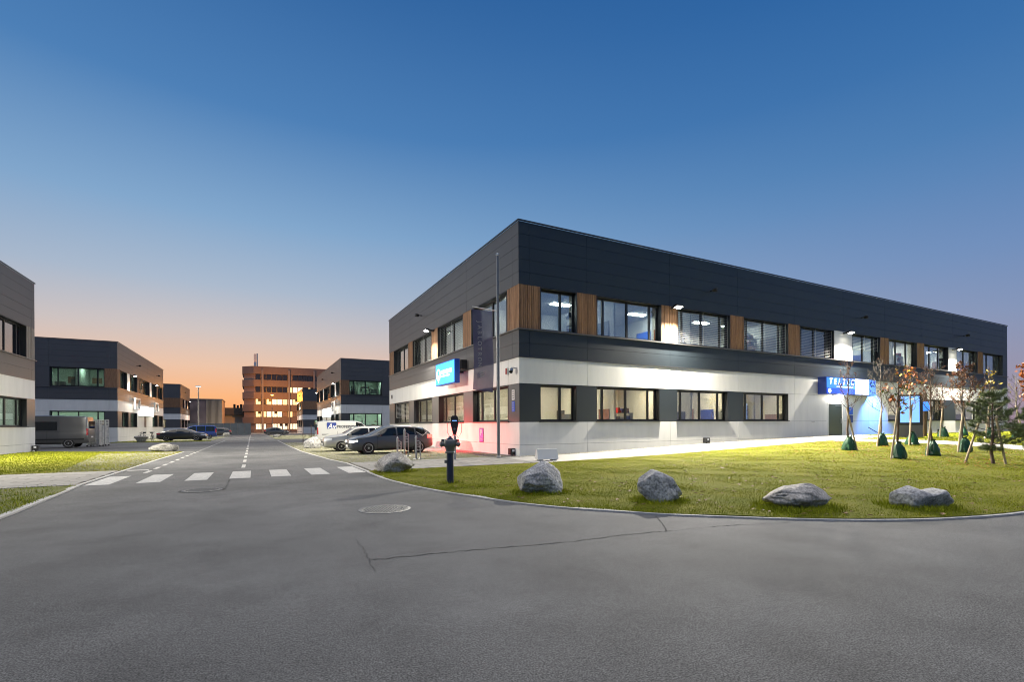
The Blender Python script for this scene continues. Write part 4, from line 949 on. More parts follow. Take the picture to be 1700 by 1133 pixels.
bigvan = dict(L=5.95, W=2.0, wb=3.65, ro=1.15, wr=.355, gh=.9, tumble=.10, wtop=.45, top=[(0, .8), (.03, 1.9), (.12, 2.32), (.4, 2.38), (2.5, 2.42), (4.2, 2.38), (4.6, 2.2), (5.2, 1.5), (5.5, 1.25), (5.85, 1.0), (5.95, .7)],
              belt=[(0, .7), (.05, 1.28), (3, 1.28), (4.8, 1.22), (5.4, 1.05), (5.85, .8), (5.95, .6)], bot=[(0, .42), (.3, .34), (1, .3), (5.2, .3), (5.8, .3), (5.95, .36)],
              plan=[(0, .92), (.08, .97), (.3, .99), (1, 1), (5, .98), (5.5, .92), (5.85, .84), (5.95, .74)], wins=[(1.8, 3.4), (4.0, 5.0)], screens=[(4.68, 5.15)], seams=(2.35, 3.88, 5.05), handles=(2.5, 4.0), hz=1.1, head=(.8, 1.05, .4), tail=(.95, 1.45, .14), mirror=4.8, mm='trim', rear_glass=(1.45, 2.0), mould=((.60, .70), (1.235, 1.25)))
PI = math.pi
mz, mzc = car('parked_car', 'black hatchback with headlights on, parked nearest beside the bike stands', 'car', (6.45, 26.45), PI + .02, hatch, 'car_navy', head_on=True, tail_on=True)
for sd in (1, -1): light('headlight_beam', 'SPOT', (2.3, sd * .62, .66), 60, (1, .9, .7), mz, size=.05, spot=70, blend=.8, aim=(1, 0, -.12))
light('brake_glow', 'SPOT', (-2.28, .62, .86), 1300, (1, .035, .025), mz, size=.08, spot=150, blend=.9, aim=(-1, .25, -.1))
light('brake_glow', 'SPOT', (-2.28, -.62, .86), 1300, (1, .035, .025), mz, size=.08, spot=150, blend=.9, aim=(-1, -.25, -.1))
mzc.patch('roof_sticker', 'white_plastic', .34, .62, lambda t: 1.12 - (t - .34) * .75, lambda t: 1.15 - (t - .34) * .75, mz, sides=(1,), off=.012, n=4, k=1)
mzc.patch('roof_sticker', 'white_plastic', .62, .95, lambda t: .90 + (t - .62) * .62, lambda t: .935 + (t - .62) * .62, mz, sides=(1,), off=.012, n=4, k=1)
car('parked_car', 'silver estate car parked between the black hatchback and the white van', 'car', (5.75, 30.4), PI, estate, 'car_silver')
wv, wvc = car('parked_van', 'white delivery van with blue logo and dark lettering on its side', 'van', (6.75, 41.6), 0, panelvan, 'car_white')
ys = -(wvc.w(1.6, 1.5) + .012)
MB().box(-1.72, -1.02, ys - .012, ys, 1.15, 1.78).build('logo', 'logo_blue', wv)
text('logo_letters', 'Av', .55, 'white_plastic', wv, (-1.37, ys - .016, 1.47), (R(90), 0, 0), shear=.25, bold=.012)
text('lettering', 'PROFESSIONAL', .30, 'logo_dark', wv, (-.02, ys - .004, 1.44), (R(90), 0, 0), bold=.008).scale = (.92, 1, 1)
MB().box(-2.1, -.35, ys - .06, ys + .02, .82, .88).build('side_moulding', 'trim', wv)
MB().box(-2.1, 1.0, ys - .03, ys + .02, .58, .66).build('side_moulding', 'trim', wv)
car('parked_van', 'pale van half hidden between the white van and the building corner', 'van', (xat(634, 48) + 2.1, 48), PI, panelvan, 'car_white')
gv, gvc = car('parked_van', 'dark grey cargo van parked behind the near left building', 'van', (xat(148, 48.6) - 2.98, 48.6), 0, bigvan, 'car_grey')
gv.location.x = xat(153, 48.6) - 2.98
gv.rotation_euler.z = PI
car('parked_car', 'black saloon parked in front of the second building at left', 'car', (xat(304, 66.2), 66.2), -.12, saloon, 'car_black')
car('parked_car', 'blue minivan parked behind the black saloon', 'car', (xat(327, 76), 76), PI + .05, minivan, 'car_blue')
car('parked_car', 'small dark car before the grey boundary wall', 'car', (xat(360, 97), 97), PI, hatch, 'car_black')
car('parked_car', 'dark hatchback parked by the far end of the street, right of centre', 'car', (xat(459, 106), 106), 0, hatch, 'car_black')
# ------------------------------------------------------------------ street furniture
def rock(loc, dims, seed, label, m='rock', rz=0, shape=None, amp=.24, sink=.3):
    bm = bmesh.new(); bmesh.ops.create_icosphere(bm, subdivisions=5, radius=1)
    off = Vector((seed * 3.7, seed * 1.3, seed * 7.1))
    for v in bm.verts:
        p = v.co.copy(); d = 1 + amp * 1.5 * noise.noise(p * 1.1 + off) + amp * .8 * noise.noise(p * 2.3 + off) + amp * .5 * (abs(noise.noise(p * 4 + off)) - .2) + amp * .3 * noise.noise(p * 9 + off) + amp * .18 * noise.noise(p * 20 + off)
        c = noise.cell(p * 1.7 + off); d += amp * .25 * (c - .5) * 0
        q = p * d
        for k in range(11):                    # flat broken facets
            rr = random.Random(seed * 31 + k); nn = Vector((rr.uniform(-1, 1), rr.uniform(-1, 1), rr.uniform(-.2, 1))).normalized(); lim = rr.uniform(.62, .92); e = q.dot(nn)
            if e > lim: q -= nn * (e - lim) * .85
        if shape: q = shape(q)
        v.co = Vector((q.x * dims[0] * .54, q.y * dims[1] * .54, q.z * dims[2] * .54))
    zmin = min(v.co.z for v in bm.verts); 
    me = bpy.data.meshes.new('boulder'); bm.to_mesh(me); bm.free(); me.materials.append(M[m]); me.shade_smooth()
    o = bpy.data.objects.new('boulder', me); o.location = (loc[0], loc[1], tz(loc[0], loc[1]) + .03 - zmin * (1 - sink) ); o.rotation_euler = (0, 0, rz)
    link(o); tag(o, label, 'rock', 'boulders along the lawn edges'); return o
CY = -.4854
rock((3.78, 15.0), (1.05, .8, .70), 12, 'brownish grey boulder nearest to the crosswalk, by the bike stands', 'rock_brown', CY)
rock((5.25, 8.75), (.95, .75, .68), 2, 'dark jagged boulder on the lawn right of the hydrant', 'rock', CY, lambda q: Vector((q.x, q.y, q.z * (1.0 + .12 * q.x))))
rock((6.58, 6.7), (.78, .65, .60), 3, 'upright pale grey boulder in the middle of the lawn edge', 'rock', CY, lambda q: Vector((q.x, q.y, q.z - .12 * q.x)), amp=.18)
rock((8.1, 5.05), (1.2, .6, .44), 4, 'long low boulder, second from the right on the lawn edge', 'rock_brown', CY, lambda q: Vector((q.x, q.y, q.z * (.72 + .35 * math.exp(-((q.x - .35) / .35) ** 2)))), amp=.16)
rock((9.9, 4.1), (.98, .6, .46), 5, 'rounded dark boulder with a saddle, rightmost on the lawn edge', 'rock', CY, lambda q: Vector((q.x, q.y, q.z * (1 - .42 * math.exp(-((q.x - .1) / .3) ** 2)) - .1 * q.x)), amp=.12)
rock((-4.95, 36.3), (1.4, .9, .55), 6, 'pale boulder at the driveway mouth left of the street', 'rock_pale', 0)
rock((3.5, 35.7), (1.0, .9, .8), 7, 'dark boulder in front of the silver estate car', 'rock', 0)
rock((2.9, 80.9), (1.0, .7, .5), 8, 'small white boulder on the right verge far down the street', 'rock_pale', 0)
rock((xat(376, 92), 92), (1.0, .8, .7), 9, 'small white boulder beside the small dark car far down the street', 'rock_pale', 0)
# stone trough by the bicycles
t_ = MB().lathe([(.45, 0), (.75, .35), (.95, .42), (.9, .5), (.7, .46), (.2, .4)], 14); v = [(x * .68, y * .5, z * 1.2 + .05 * noise.noise(Vector((x, y, z)) * 3)) for x, y, z in t_.v]; t_.v = v
tag(t_.build('stone_planter', 'rock_pale', None, (-10.35, 62.4, tz(-10, 62)), smooth=False), 'low pale stone trough in front of the bicycles', 'planter')

# hydrant
H = empty('hydrant', (4.22, 11.25, .02), 0, 'dark blue pillar hydrant with grey head standing on the lawn', 'hydrant')
MB().lathe([(.085, -.05), (.085, .74), (.09, .745)], 20).build('standpipe', 'hyd_blue', H, smooth=True)
MB().lathe([(.115, .74), (.12, .77), (.105, .79), (.115, .87), (.15, .92), (.16, 1.0), (.15, 1.05), (.115, 1.07), (.1, 1.075)], 20).build('head', 'hyd_grey', H, smooth=True)
MB().lathe([(.1, 1.075), (.09, 1.10), (.045, 1.12), (.035, 1.16)], 16).build('cap', 'hyd_blue', H, smooth=True)
for a in (0, PI, -.4854 + PI / 2 + 1.2):
    ca, sa = math.cos(a + CY), math.sin(a + CY)
    MB().tube([(ca * .12, sa * .12, .97), (ca * .19, sa * .19, .96), (ca * .2, sa * .2, .96), (ca * .22, sa * .22, .955), (ca * .25, sa * .25, .95)], [.055, .055, .07, .07, .035], 12).build('outlet', 'hyd_grey', H, smooth=True)
    MB().box(-.03, .03, -.03, .03, -.03, .03).build('lug', 'hyd_grey', H, (ca * .18, sa * .18, 1.05))
MB().box(-.14, -.08, -.03, .03, .5, .58).build('valve', 'hyd_grey', H)

# charging station behind the hydrant
ch = empty('charging_station', (7.42, 19.2, tz(7.4, 19.2) + .03), 0, 'black charging station with glowing blue display and looped cable', 'charger')
ch.rotation_euler.z = CY
MB().box(-.05, .05, -.03, .03, 0, 1.0).build('post', 'steel', ch)
b = MB(); pr = [(-.15, 1.75), (-.165, 1.5), (-.10, 1.2), (-.05, 1.02), (.05, 1.02), (.10, 1.2), (.165, 1.5), (.15, 1.75), (.09, 1.83), (-.09, 1.83)]; n = len(pr)
b.add([(x, -.13, z) for x, z in pr] + [(x * .92, .05, z) for x, z in pr], [tuple(range(n)), tuple(range(2 * n - 1, n - 1, -1))] + [(i, n + i, n + (i + 1) % n, (i + 1) % n) for i in range(n)]); b.build('housing', 'black', ch)
MB().box(-.09, .09, -.136, -.131, 1.6, 1.64).build('display', 'screen_lit', ch)
MB().lathe([(.05, -.14), (.05, -.12)], 12, (0, 0, 1.28), 'y').build('socket', 'hyd_grey', ch)
for sd in (1, -1):
    MB().tube([(sd * .03, -.1, 1.1), (sd * .16, -.14, .9), (sd * .3, -.14, 1.15), (sd * .3, -.13, 1.45), (sd * .2, -.1, 1.68)], .011, 6).build('cable', 'black', ch, smooth=True)

# bicycle stands (posts with rings) by the first boulder
for (x, y, t, hh) in ((6.2, 20.7, 'right', .9), (6.3, 22.9, 'tall middle', 1.2), (6.3, 24.2, 'left', .8)):
    s_ = empty('bike_stand', (x, y, tz(x, y) + .02), CY, 'stainless steel bike stand post, ' + {'right': 'rightmost of the three by the boulder', 'tall middle': 'tallest of the three by the boulder', 'left': 'leftmost of the three by the boulder'}[t], 'bike stand', 'bike stands beside the black hatchback')
    MB().tube([(0, 0, 0), (0, 0, hh)], .045, 14).build('post', 'steel', s_, smooth=True)
    MB().lathe([(.045, hh), (.06, hh + .01), (.06, hh + .03), (.03, hh + .06), (.035, hh + .09), (.01, hh + .12)], 12).build('cap', 'steel', s_, smooth=True)
    MB().tube([(.18, 0, 0), (.18, 0, hh - .15)], .022, 10).build('side_post', 'steel', s_, smooth=True)
    for z in (hh - .2, hh - .45): MB().tube([(.09 + .085 * math.cos(a), -.02, z + .085 * math.sin(a)) for a in [2 * PI * i / 12 for i in range(13)]], .014, 6).build('ring', 'steel', s_, smooth=True)
    MB().box(-.12, .3, -.12, .12, -.01, .015).build('base_plate', 'steel', s_)

# flagpole and banner
FP = (9.38, 19.05); fz = tz(*FP)
fp = empty('flagpole', (FP[0], FP[1], fz), 0, 'tall grey flagpole at the building corner', 'flagpole')
MB().tube([(0, 0, 0), (0, 0, 5.9), (0, 0, 5.92), (0, 0, 8.85)], [.075, .07, .055, .05], 16).build('pole', 'pole_grey', fp, smooth=True)
MB().lathe([(.05, 8.83), (.075, 8.85), (.075, 8.9), (.04, 8.95)], 14).build('finial', 'steel', fp, smooth=True)
MB().lathe([(.1, 0), (.1, .1), (.08, .12)], 14).build('base', 'steel', fp)
fd = Vector((-_c, _s, 0)).normalized()       # banner arm direction
fa = math.atan2(fd.y, fd.x)
arm = MB().tube([(0, 0, 6.42), (fd.x * 1.12, fd.y * 1.12, 6.62)], .03, 8).build('banner_arm', 'steel', fp, smooth=True)
fl = empty('banner_flag', (FP[0], FP[1], fz), fa, 'long violet banner with pale vertical lettering hanging from the flagpole', 'flag')
def fpt(u, v): return (u, .05 * math.sin(u * 5 + v * .9) * (.3 + v / 4), 6.40 + .16 * u / 1.1 - v)
def cloth(u0, u1, v0, v1, off, name, m, nu=10, nv=26, bot=None):
    vv = []; ff = []
    for i in range(nu + 1):
        for j in range(nv + 1):
            u = u0 + (u1 - u0) * i / nu; v_ = v0 + (v1 - v0) * j / nv; u2 = u + .03 * math.sin(v_ * 1.6 + 1); p = fpt(u2, v_); vv.append((p[0], p[1] + off, p[2]))
    for i in range(nu):
        for j in range(nv): ff.append((i * (nv + 1) + j, i * (nv + 1) + j + 1, (i + 1) * (nv + 1) + j + 1, (i + 1) * (nv + 1) + j))
    return MB().add(vv, ff).build(name, m, fl, smooth=True)
cloth(.22, 1.08, .04, 3.55, 0, 'cloth', 'flag_cloth')
me_t = None
for i, chh in enumerate('JABLOTRON'):
    for sg, rr in ((1, (R(90), R(90), PI)), (-1, (R(90), R(90), 0))):
        p = fpt(.80, .55 + i * .235); text('letter', chh, .26, 'flag_ink', fl, (p[0], p[1] + sg * .012, p[2]), rr, extrude=.001)
p = fpt(.76, 2.78)
for k in range(3):
    for sg in (1, -1): MB().add([(p[0] + .17 - k * .02, p[1] + sg * .012, p[2] - .02 - k * .09), (p[0] - .17, p[1] + sg * .012, p[2] + .10 - k * .09), (p[0] - .12, p[1] + sg * .012, p[2] + .04 - k * .09), (p[0] + .17, p[1] + sg * .012, p[2] - .07 - k * .09)], [(0, 1, 2, 3)]).build('emblem', 'flag_ink', fl)

# blue light box on the street facade
sb = empty('light_box_sign', (X0 - .62, 27.4, 4.52), 0, 'glowing cyan blue square light box on the street facade', 'sign')
MB().box(-.15, .15, -1.62, 1.62, -.68, .68).build('case', 'sign_blue', sb)
MB().box(-.165, -.152, -1.56, 1.56, -.62, .62).build('lit_face', 'sign_cyan_lit', sb)
for y in (-1.0, 1.0): MB().box(.15, .62, y - .05, y + .05, -.06, .06).build('bracket', 'black', sb)
MB().box(.2, .55, -1.75, -1.55, .1, .62).build('ballast', 'black', sb)
b = MB().lathe([(.26, -.006), (.36, -.006), (.36, .006), (.26, .006)], 20, axis='x'); b.f = b.f[:-2]; b.build('emblem', 'sign_white_lit', sb, (-.176, 1.05, -.02))
MB().box(-.182, -.17, -.06 + 1.05, .06 + 1.05, -.5, -.05).build('emblem', 'sign_white_lit', sb)
yy = .55
for k, wd in enumerate((.26, .2, .28, .24, .3, .22)):
    MB().box(-.182, -.17, yy - wd, yy, -.02, .2).build('letter', 'sign_white_lit', sb); yy -= wd + .05
yy = .5
for k, wd in enumerate((.12, .1, .14, .1, .12, .1, .13, .1, .12)): MB().box(-.182, -.17, yy - wd, yy, -.2, -.1).build('letter', 'sign_white_lit', sb); yy -= wd + .04
light('sign_glow', 'POINT', (-.5, 0, 0), 25, (.25, .55, 1), sb, size=.5)

# entrance sign
es = empty('entrance_sign', (X0 + 26.15, Y0 - .45, 3.98), 0, 'long glowing blue and white entrance sign above the door', 'sign')
MB().box(-3.12, 3.12, -.13, .40, -.58, .58).build('case', 'logo_blue', es)
yF = -.14
MB().box(-3.02, .35, yF - .012, yF + .01, -.17, .54).build('upper_panel', 'sign_mid_lit', es); MB().box(-3.02, .35, yF - .012, yF + .01, -.54, -.18).build('lower_panel', 'sign_blue_lit', es)
MB().box(.37, 2.1, yF - .012, yF + .01, -.54, .54).build('white_panel', 'sign_white_lit', es); MB().box(2.12, 3.05, yF - .012, yF + .01, -.54, .54).build('picture_panel', 'screen_lit', es)
random.seed(3)
for k in range(14):
    x, z = 2.2 + random.random() * .75, -.45 + random.random() * .85; MB().box(x, x + random.uniform(.06, .2), yF - .018, yF - .011, z, z + random.uniform(.04, .14)).build('picture_detail', random.choice(('sign_white_lit', 'sign_blue_lit', 'logo_blue')), es)
x = -2.62
for chh in 'TeLTeC': text('letter', chh.upper(), .56, 'sign_white_lit', es, (x, yF - .02, .26), (R(90), 0, 0), shear=.25, bold=.014); x += .52
MB().box(-1.9, .1, yF - .02, yF - .012, -.10, -.03).build('tagline', 'sign_white_lit', es)
for k in range(8): a = k * PI / 4; MB().tube([(-2.72 + .05 * math.cos(a), yF - .018, -.36 + .05 * math.sin(a)), (-2.72 + .15 * math.cos(a), yF - .018, -.36 + .15 * math.sin(a))], .028, 5).build('emblem', 'sign_white_lit', es)
light('sign_glow', 'POINT', (0.6, -.75, -.1), 60, (.3, .5, 1), es, size=.5)
light('sign_glow', 'SPOT', (3.7, -1.0, .3), 2600, (.10, .30, 1), es, size=.2, spot=84, blend=.6, aim=(.10, .75, -1.6))
# lamp over the door
dl = empty('door_lamp', (X0 + 25.2, Y0 - .3, 3.2), 0, 'small white lamp over the entrance door below the sign', 'wall lamp')
MB().lathe([(.16, -.1), (.18, 0), (.12, .1)], 14).build('globe', 'lamp_glow', dl, smooth=True); MB().box(-.9, .9, -.05, .05, .12, .18).build('bar', 'white_plastic', dl); MB().box(-.04, .04, .05, .3, .02, .1).build('bracket', 'white_plastic', dl)
light('lamp_light', 'POINT', (0, -.3, -.1), 60, (1, .95, .85), dl, size=.15)
# notices by the door
for z, m, l in ((2.3, 'sign_mid_lit', 'blue notice beside the entrance door'), (1.72, 'logo_blue', 'dark blue notice under the blue one beside the door')):
    tag(MB().box(-.3, .3, -.02, .02, -.26, .26).build('notice', 'sign_blue' if m != 'logo_blue' else m, None, (X0 + 27.0, Y0 - .026, z)), l, 'notice', 'notices by the door')
# display pillar
kx, ky = 34.3, 14.6
kz = tz(kx, ky)
kp = empty('display_pillar', (kx, ky, kz), -.9, 'dark display pillar with glowing blue screen among the young trees', 'display')
MB().box(-.62, .62, -.12, .12, 0, .75).build('base', 'clad_metal', kp); MB().box(-.62, .62, -.13, .13, .75, 2.55).build('casing', 'black', kp); MB().box(-.46, .46, -.142, -.132, .9, 2.45).build('screen', 'screen_lit', kp)
bp = empty('sign_post', (36.2, 14.6, tz(36, 14.6)), -.9, 'brown post with small blue sign right of the display pillar', 'sign post')
MB().tube([(0, 0, 0), (0, 0, 2.7)], .11, 12).build('post', 'bark', bp); MB().box(-.2, .2, -.14, -.12, 1.6, 2.15).build('panel', 'sign_mid_lit', bp)

# small things on the walls
ps = empty('parking_sign', (X0 - .012, 23.85, .9), 0, 'blue parking sign with white letter P on the white base', 'sign')
MB().box(-.012, .008, -.26, .26, -.38, .38).build('plate', 'logo_blue', ps); MB().box(-.016, -.0125, -.22, .22, -.34, .34).build('face', 'sign_blue', ps)
text('letter', 'P', .46, 'white_plastic', ps, (-.022, 0, .12), (R(90), 0, R(-90)), bold=.01); text('letter', 'Gäste', .12, 'white_plastic', ps, (-.022, 0, -.2), (R(90), 0, R(-90)))
for z, m, l in ((2.85, 'white_plastic', 'pale notice on the dark corner panel of the street facade'), (2.3, 'sign_blue', 'light blue notice below the pale one on the corner panel')):
    o = empty('notice', (X0 - .01, 19.95 + .25, z), 0, l, 'notice'); MB().box(-.01, .006, -.14, .14, -.24, .24).build('plate', m, o)
    for k in range(4): MB().box(-.014, -.0105, -.1, .1 - .03 * (k % 2), .14 - k * .1, .17 - k * .1).build('line', 'flag_ink' if m != 'white_plastic' else 'logo_dark', o)
dc = empty('dome_camera', (X0 - .02, Y0 + .35, 4.05), 0, 'round dome camera on the white band at the building corner', 'camera')
MB().box(-.22, 0, -.03, .03, .0, .06).build('arm', 'white_plastic', dc); MB().lathe([(.1, 0), (.11, -.1), (.02, -.14)], 14, (-.22, 0, .0)).build('hood', 'steel', dc); MB().lathe([(.095, -.1), (.08, -.19), (.02, -.23)], 14, (-.22, 0, .0)).build('dome', 'carglass', dc, smooth=True)
al = empty('alarm_box', (X0 - .02, Y0 + 1.1, 4.0), 0, 'small red alarm box on the white band near the corner', 'alarm'); MB().box(-.08, .02, -.07, .07, -.16, .16).build('body', 'white_plastic', al); MB().box(-.1, -.08, -.06, .06, -.14, .14).build('lens', 'tail', al)
tag(MB().box(-.05, .02, -.08, .08, -.16, .16).build('wall_box', 'black', None, (X0 - .025, Y0 + 23.3, 3.95)), 'small black box on the white band at the far end of the street facade', 'wall box')
for (x, y, z, l) in ((X0 - .1, Y0 + .55, tz(X0, Y0) + .2, 'black ground floodlight at the building corner'), (22.87, Y0 - .12, tz(22.9, Y0) + .2, 'black ground floodlight at the white base below the windows'), (51, Y0 - .12, .72, 'black ground floodlight at the white base behind the trees'), (-12.35, 41.7, -.02 + tz(-12, 41) + .25, 'black ground floodlight at the near left building corner')):
    o = empty('ground_floodlight', (x, y, z), 0, l, 'floodlight', 'ground floodlights'); MB().box(-.15, .15, -.12, .12, -.15, .15).build('body', 'black', o); MB().box(-.06, .06, -.13, .13, .0, .1).build('lens', 'headlamp', o); MB().box(-.03, .03, -.03, .03, -.28, -.15).build('foot', 'black', o)
tp = MB().tube([(0, 0, 0), (0, -.15, 0), (0, -.18, -.05)], .025, 8).build('water_tap', 'steel', None, (X0 + 22.4, Y0, 1.55)); tag(tp, 'small tap on the white wall left of the door', 'tap')
hr = MB().tube([(0, 0, .55), (1.2, -.1, .1), (1.3, -.1, 0)], .03, 8).build('handrail', 'black', None, (X0 + 28.6, Y0 - .4, tz(38, 19) + .0)); tag(hr, 'short dark slanting rail at the foot of the blue lit wall', 'rail')
# concrete wedge on the path
wg = empty('wedge_block', (10.25, 16.5, tz(10.2, 16.4) + .025), CY + .25, 'white wedge shaped block standing on the path', 'block')
b = MB(); b.add([(-.42, -.22, .06), (.42, -.22, .06), (.42, .22, .06), (-.42, .22, .06), (-.42, -.06, .46), (.42, -.06, .46), (.42, .06, .46), (-.42, .06, .46)], [(0, 3, 2, 1), (4, 5, 6, 7), (0, 1, 5, 4), (1, 2, 6, 5), (2, 3, 7, 6), (3, 0, 4, 7)]); b.build('block', 'white_plastic', wg)
for x in (-.36, .2): MB().box(x, x + .16, -.18, .18, 0, .06).build('foot', 'kerb', wg)
# manholes
def manhole(x, y, r, label):
    o = empty('manhole_cover', (x, y, tz(x, y) + .003), .3, label, 'manhole', 'manhole covers'); 
    b = MB().lathe([(r, -.02), (r, .004), (r * .9, .005), (r * .9, -.02)], 36); b.f = b.f[:-2]; b.build('frame', 'hyd_grey', o)
    MB().lathe([(r * .885, -.02), (r * .885, .002)], 36).build('lid', 'gravel', o)
    bb = MB(); k = 0
    for i in range(-9, 10):
        for j in range(-9, 10):
            px, py = i * r * .088, j * r * .088
            if math.hypot(px, py) < r * .8 and (i + j) % 2 == 0: bb.box(px - r * .03, px + r * .03, py - r * .03, py + r * .03, .001, .007)
    bb.build('tread_pattern', 'logo_dark', o)['kind'] = 'stuff'
    for a in (0, PI): bb = MB().box(-.05, .05, -.02, .02, .0, .006).build('lift_hole', 'black', o, (r * .84 * math.cos(a), r * .84 * math.sin(a), 0))
manhole(1.98, 8.47, .44, 'round pale manhole cover in the asphalt, nearer one'); manhole(-1.06, 13.1, .40, 'round manhole cover in the asphalt before the crosswalk, left of centre')
MB().lathe([(.46, .0005), (.46, .0015)], 30).build('asphalt_patch', 'tar', road, (-1.06, 13.1, tz(-1, 13)))
# lamp posts
def lamp_post(x, y, h_, label, orange):
    o = empty('street_lamp', (x, y, tz(x, y)), 0, label, 'street lamp', 'street lamps')
    MB().tube([(0, 0, 0), (0, 0, h_)], [.11, .06], 10).build('pole', 'brown_pier', o, smooth=True); MB().box(-.35, .35, -.15, .15, h_, h_ + .12).build('lamp_head', 'black' if orange else 'white_plastic', o)
    MB().box(-.3, .3, -.16, .12, h_ - .06, h_ - .002).build('lens', 'lamp_orange' if orange else 'sign_white_lit', o)
    if orange: light('lamp_light', 'POINT', (0, 1.2, h_ - .3), 8500, (1, .36, .04), o, size=.2)
lamp_post(-7.2, 84, 7.5, 'grey lamp post left of the street before the warehouse', False); lamp_post(xat(452, 152), 152, 10.6, 'glowing orange street lamp in front of the brown block', True)
for (px, yy, hh, l) in ((503, 45, 1.9, 'thin marker pole at the left of two by the gravel bay'), (516.5, 42, 1.6, 'thin marker pole at the right of two by the gravel bay')):
    o = MB().tube([(0, 0, 0), (0, 0, hh)], .03, 6).build('marker_pole', 'bark', None, (xat(px, yy), yy, tz(2, yy))); tag(o, l, 'pole', 'marker poles')
# roll containers behind the grey van
random.seed(11)
for k, (px, yy, l) in enumerate(((158, 50.5, 'wire roll container next to the grey van, nearer to its rear doors'), (168, 52, 'wire roll container next to the grey van, right hand one'))):
    o = empty('roll_container', (xat(px, yy), yy, tz(-11, yy) + .02), -.1, l, 'container', 'wire roll containers'); hh = 2.15
    for x in (-.4, .4):
        for y in (-.35, .35): MB().tube([(x, y, .12), (x, y, hh)], .025, 6).build('post', 'galv', o); MB().lathe([(.06, -.02), (.06, .02)], 10, (x, y, .06), 'y').build('castor', 'rubber', o)
    for sx in (-.4, .4):
        b = MB()
        for z in np.linspace(.25, hh, 9): b.box(sx - .012, sx + .012, -.35, .35, z - .012, z + .012)
        for y in np.linspace(-.3, .3, 5): b.box(sx - .01, sx + .01, y - .01, y + .01, .2, hh)
        b.build('side_grid', 'galv', o)
    b = MB()
    for z in np.linspace(.25, hh, 9): b.box(-.4, .4, -.362, -.338, z - .012, z + .012)
    for x in np.linspace(-.35, .35, 4): b.box(x - .025, x + .025, -.36, -.34, .2, hh)
    b.build('front_grid', 'galv', o); MB().box(-.42, .42, -.37, .37, .12, .18).build('base', 'galv', o)
    for z in (.2, .75, 1.3): MB().box(-.34, .34, -.28, .28, z, z + random.uniform(.3, .48)).build('load', 'white_plastic', o)
# the two bicycles
def bicycle(x, y, rz, label):
    o = empty('bicycle', (x, y, tz(x, y) + .02), rz, label, 'bicycle', 'bicycles leaning by the second building'); r_ = .33
    for wx in (-.52, .52):
        w_ = MB().tube([(wx + r_ * math.cos(a), 0, r_ + r_ * math.sin(a)) for a in [2 * PI * i / 20 for i in range(21)]], .02, 6, cap=False).build('wheel', 'rubber', o, smooth=True)
        b = MB()
        for k in range(8): a = PI * k / 8; b.tube([(wx + r_ * math.cos(a), 0, r_ + r_ * math.sin(a)), (wx - r_ * math.cos(a), 0, r_ - r_ * math.sin(a))], .004, 3)
        b.build('spokes', 'steel', w_)
    b = MB()
    for p, q in (((-.52, .33), (-.08, .28)), ((-.08, .28), (-.2, .85)), ((-.2, .78), (.38, .82)), ((-.08, .28), (.4, .72)), ((-.52, .33), (-.19, .78)), ((.52, .33), (.36, .95))): b.tube([(p[0], 0, p[1]), (q[0], 0, q[1])], .022, 6)
    b.build('frame', 'black', o); MB().box(-.32, -.08, -.07, .07, .86, .92).build('saddle', 'black', o); MB().tube([(.36, -.28, 1.0), (.36, 0, .97), (.36, .28, 1.0)], .018, 6).build('handlebar', 'black', o)
    MB().box(.44, .62, -.13, .13, .85, 1.02).build('basket', 'black', o); MB().lathe([(.1, -.01), (.1, .01)], 12, (-.08, .05, .28), 'y').build('chainring', 'steel', o)
bicycle(-11.6, 70.3, 1.25, 'bicycle leaning by the white wall, left one'); bicycle(-10.5, 69.6, 1.9, 'bicycle beside the black saloon, right one')
# ------------------------------------------------------------------ young trees, pines, bags, stakes, fallen leaves
def branch(mb, tips, p, d, L_, r, depth, rnd, up=.25, nb=(3, 5), wob=.22):
    pts = [p]; rs = [r]; k = 5; q = p.copy(); dd = d.copy()
    for i in range(k):
        dd = (dd + Vector((rnd.uniform(-wob, wob), rnd.uniform(-wob, wob), rnd.uniform(-wob * .4, wob) + up * .2))).normalized(); q = q + dd * L_ / k
        pts.append(q.copy()); rs.append(max(.0035, r * (1 - .75 * (i + 1) / k)))
    mb.tube(pts, rs, 5 if r > .01 else 4)
    tips += [(pt, dd) for pt in pts[2:]]
    if depth > 0:
        for j in range(rnd.randint(*nb)):
            t = rnd.uniform(.25, .95); i = min(k - 1, int(t * k)); o = pts[i].lerp(pts[i + 1], t * k - i)
            side = Vector((rnd.uniform(-1, 1), rnd.uniform(-1, 1), rnd.uniform(0, .7))).normalized()
            branch(mb, tips, o, (dd * .7 + side).normalized(), L_ * rnd.uniform(.3, .55), max(.005, r * .5), depth - 1, rnd, up, nb, wob)
def leaf_mesh(name, spots, size, m, parent, rnd, droop=.4):
    v = []; f = []
    for p, d in spots:
        s_ = size * rnd.uniform(.6, 1.3); a = Vector((rnd.uniform(-1, 1), rnd.uniform(-1, 1), rnd.uniform(-1, .4) - droop)).normalized(); b = a.cross(Vector((rnd.uniform(-1, 1), rnd.uniform(-1, 1), rnd.uniform(-1, 1)))).normalized()
        o = p + Vector((rnd.uniform(-1, 1), rnd.uniform(-1, 1), rnd.uniform(-1, 1))) * size * .8; n_ = len(v)
        v += [o, o + a * s_ * .35 + b * s_ * .36, o + a * s_ * .75 + b * s_ * .22, o + a * s_, o + a * s_ * .7 - b * s_ * .26, o + a * s_ * .3 - b * s_ * .33]
        f += [(n_, n_ + 1, n_ + 2, n_ + 3), (n_, n_ + 3, n_ + 4, n_ + 5)]
    if v: o_ = MB().add(v, f).build(name, m, parent); o_['kind'] = 'stuff'
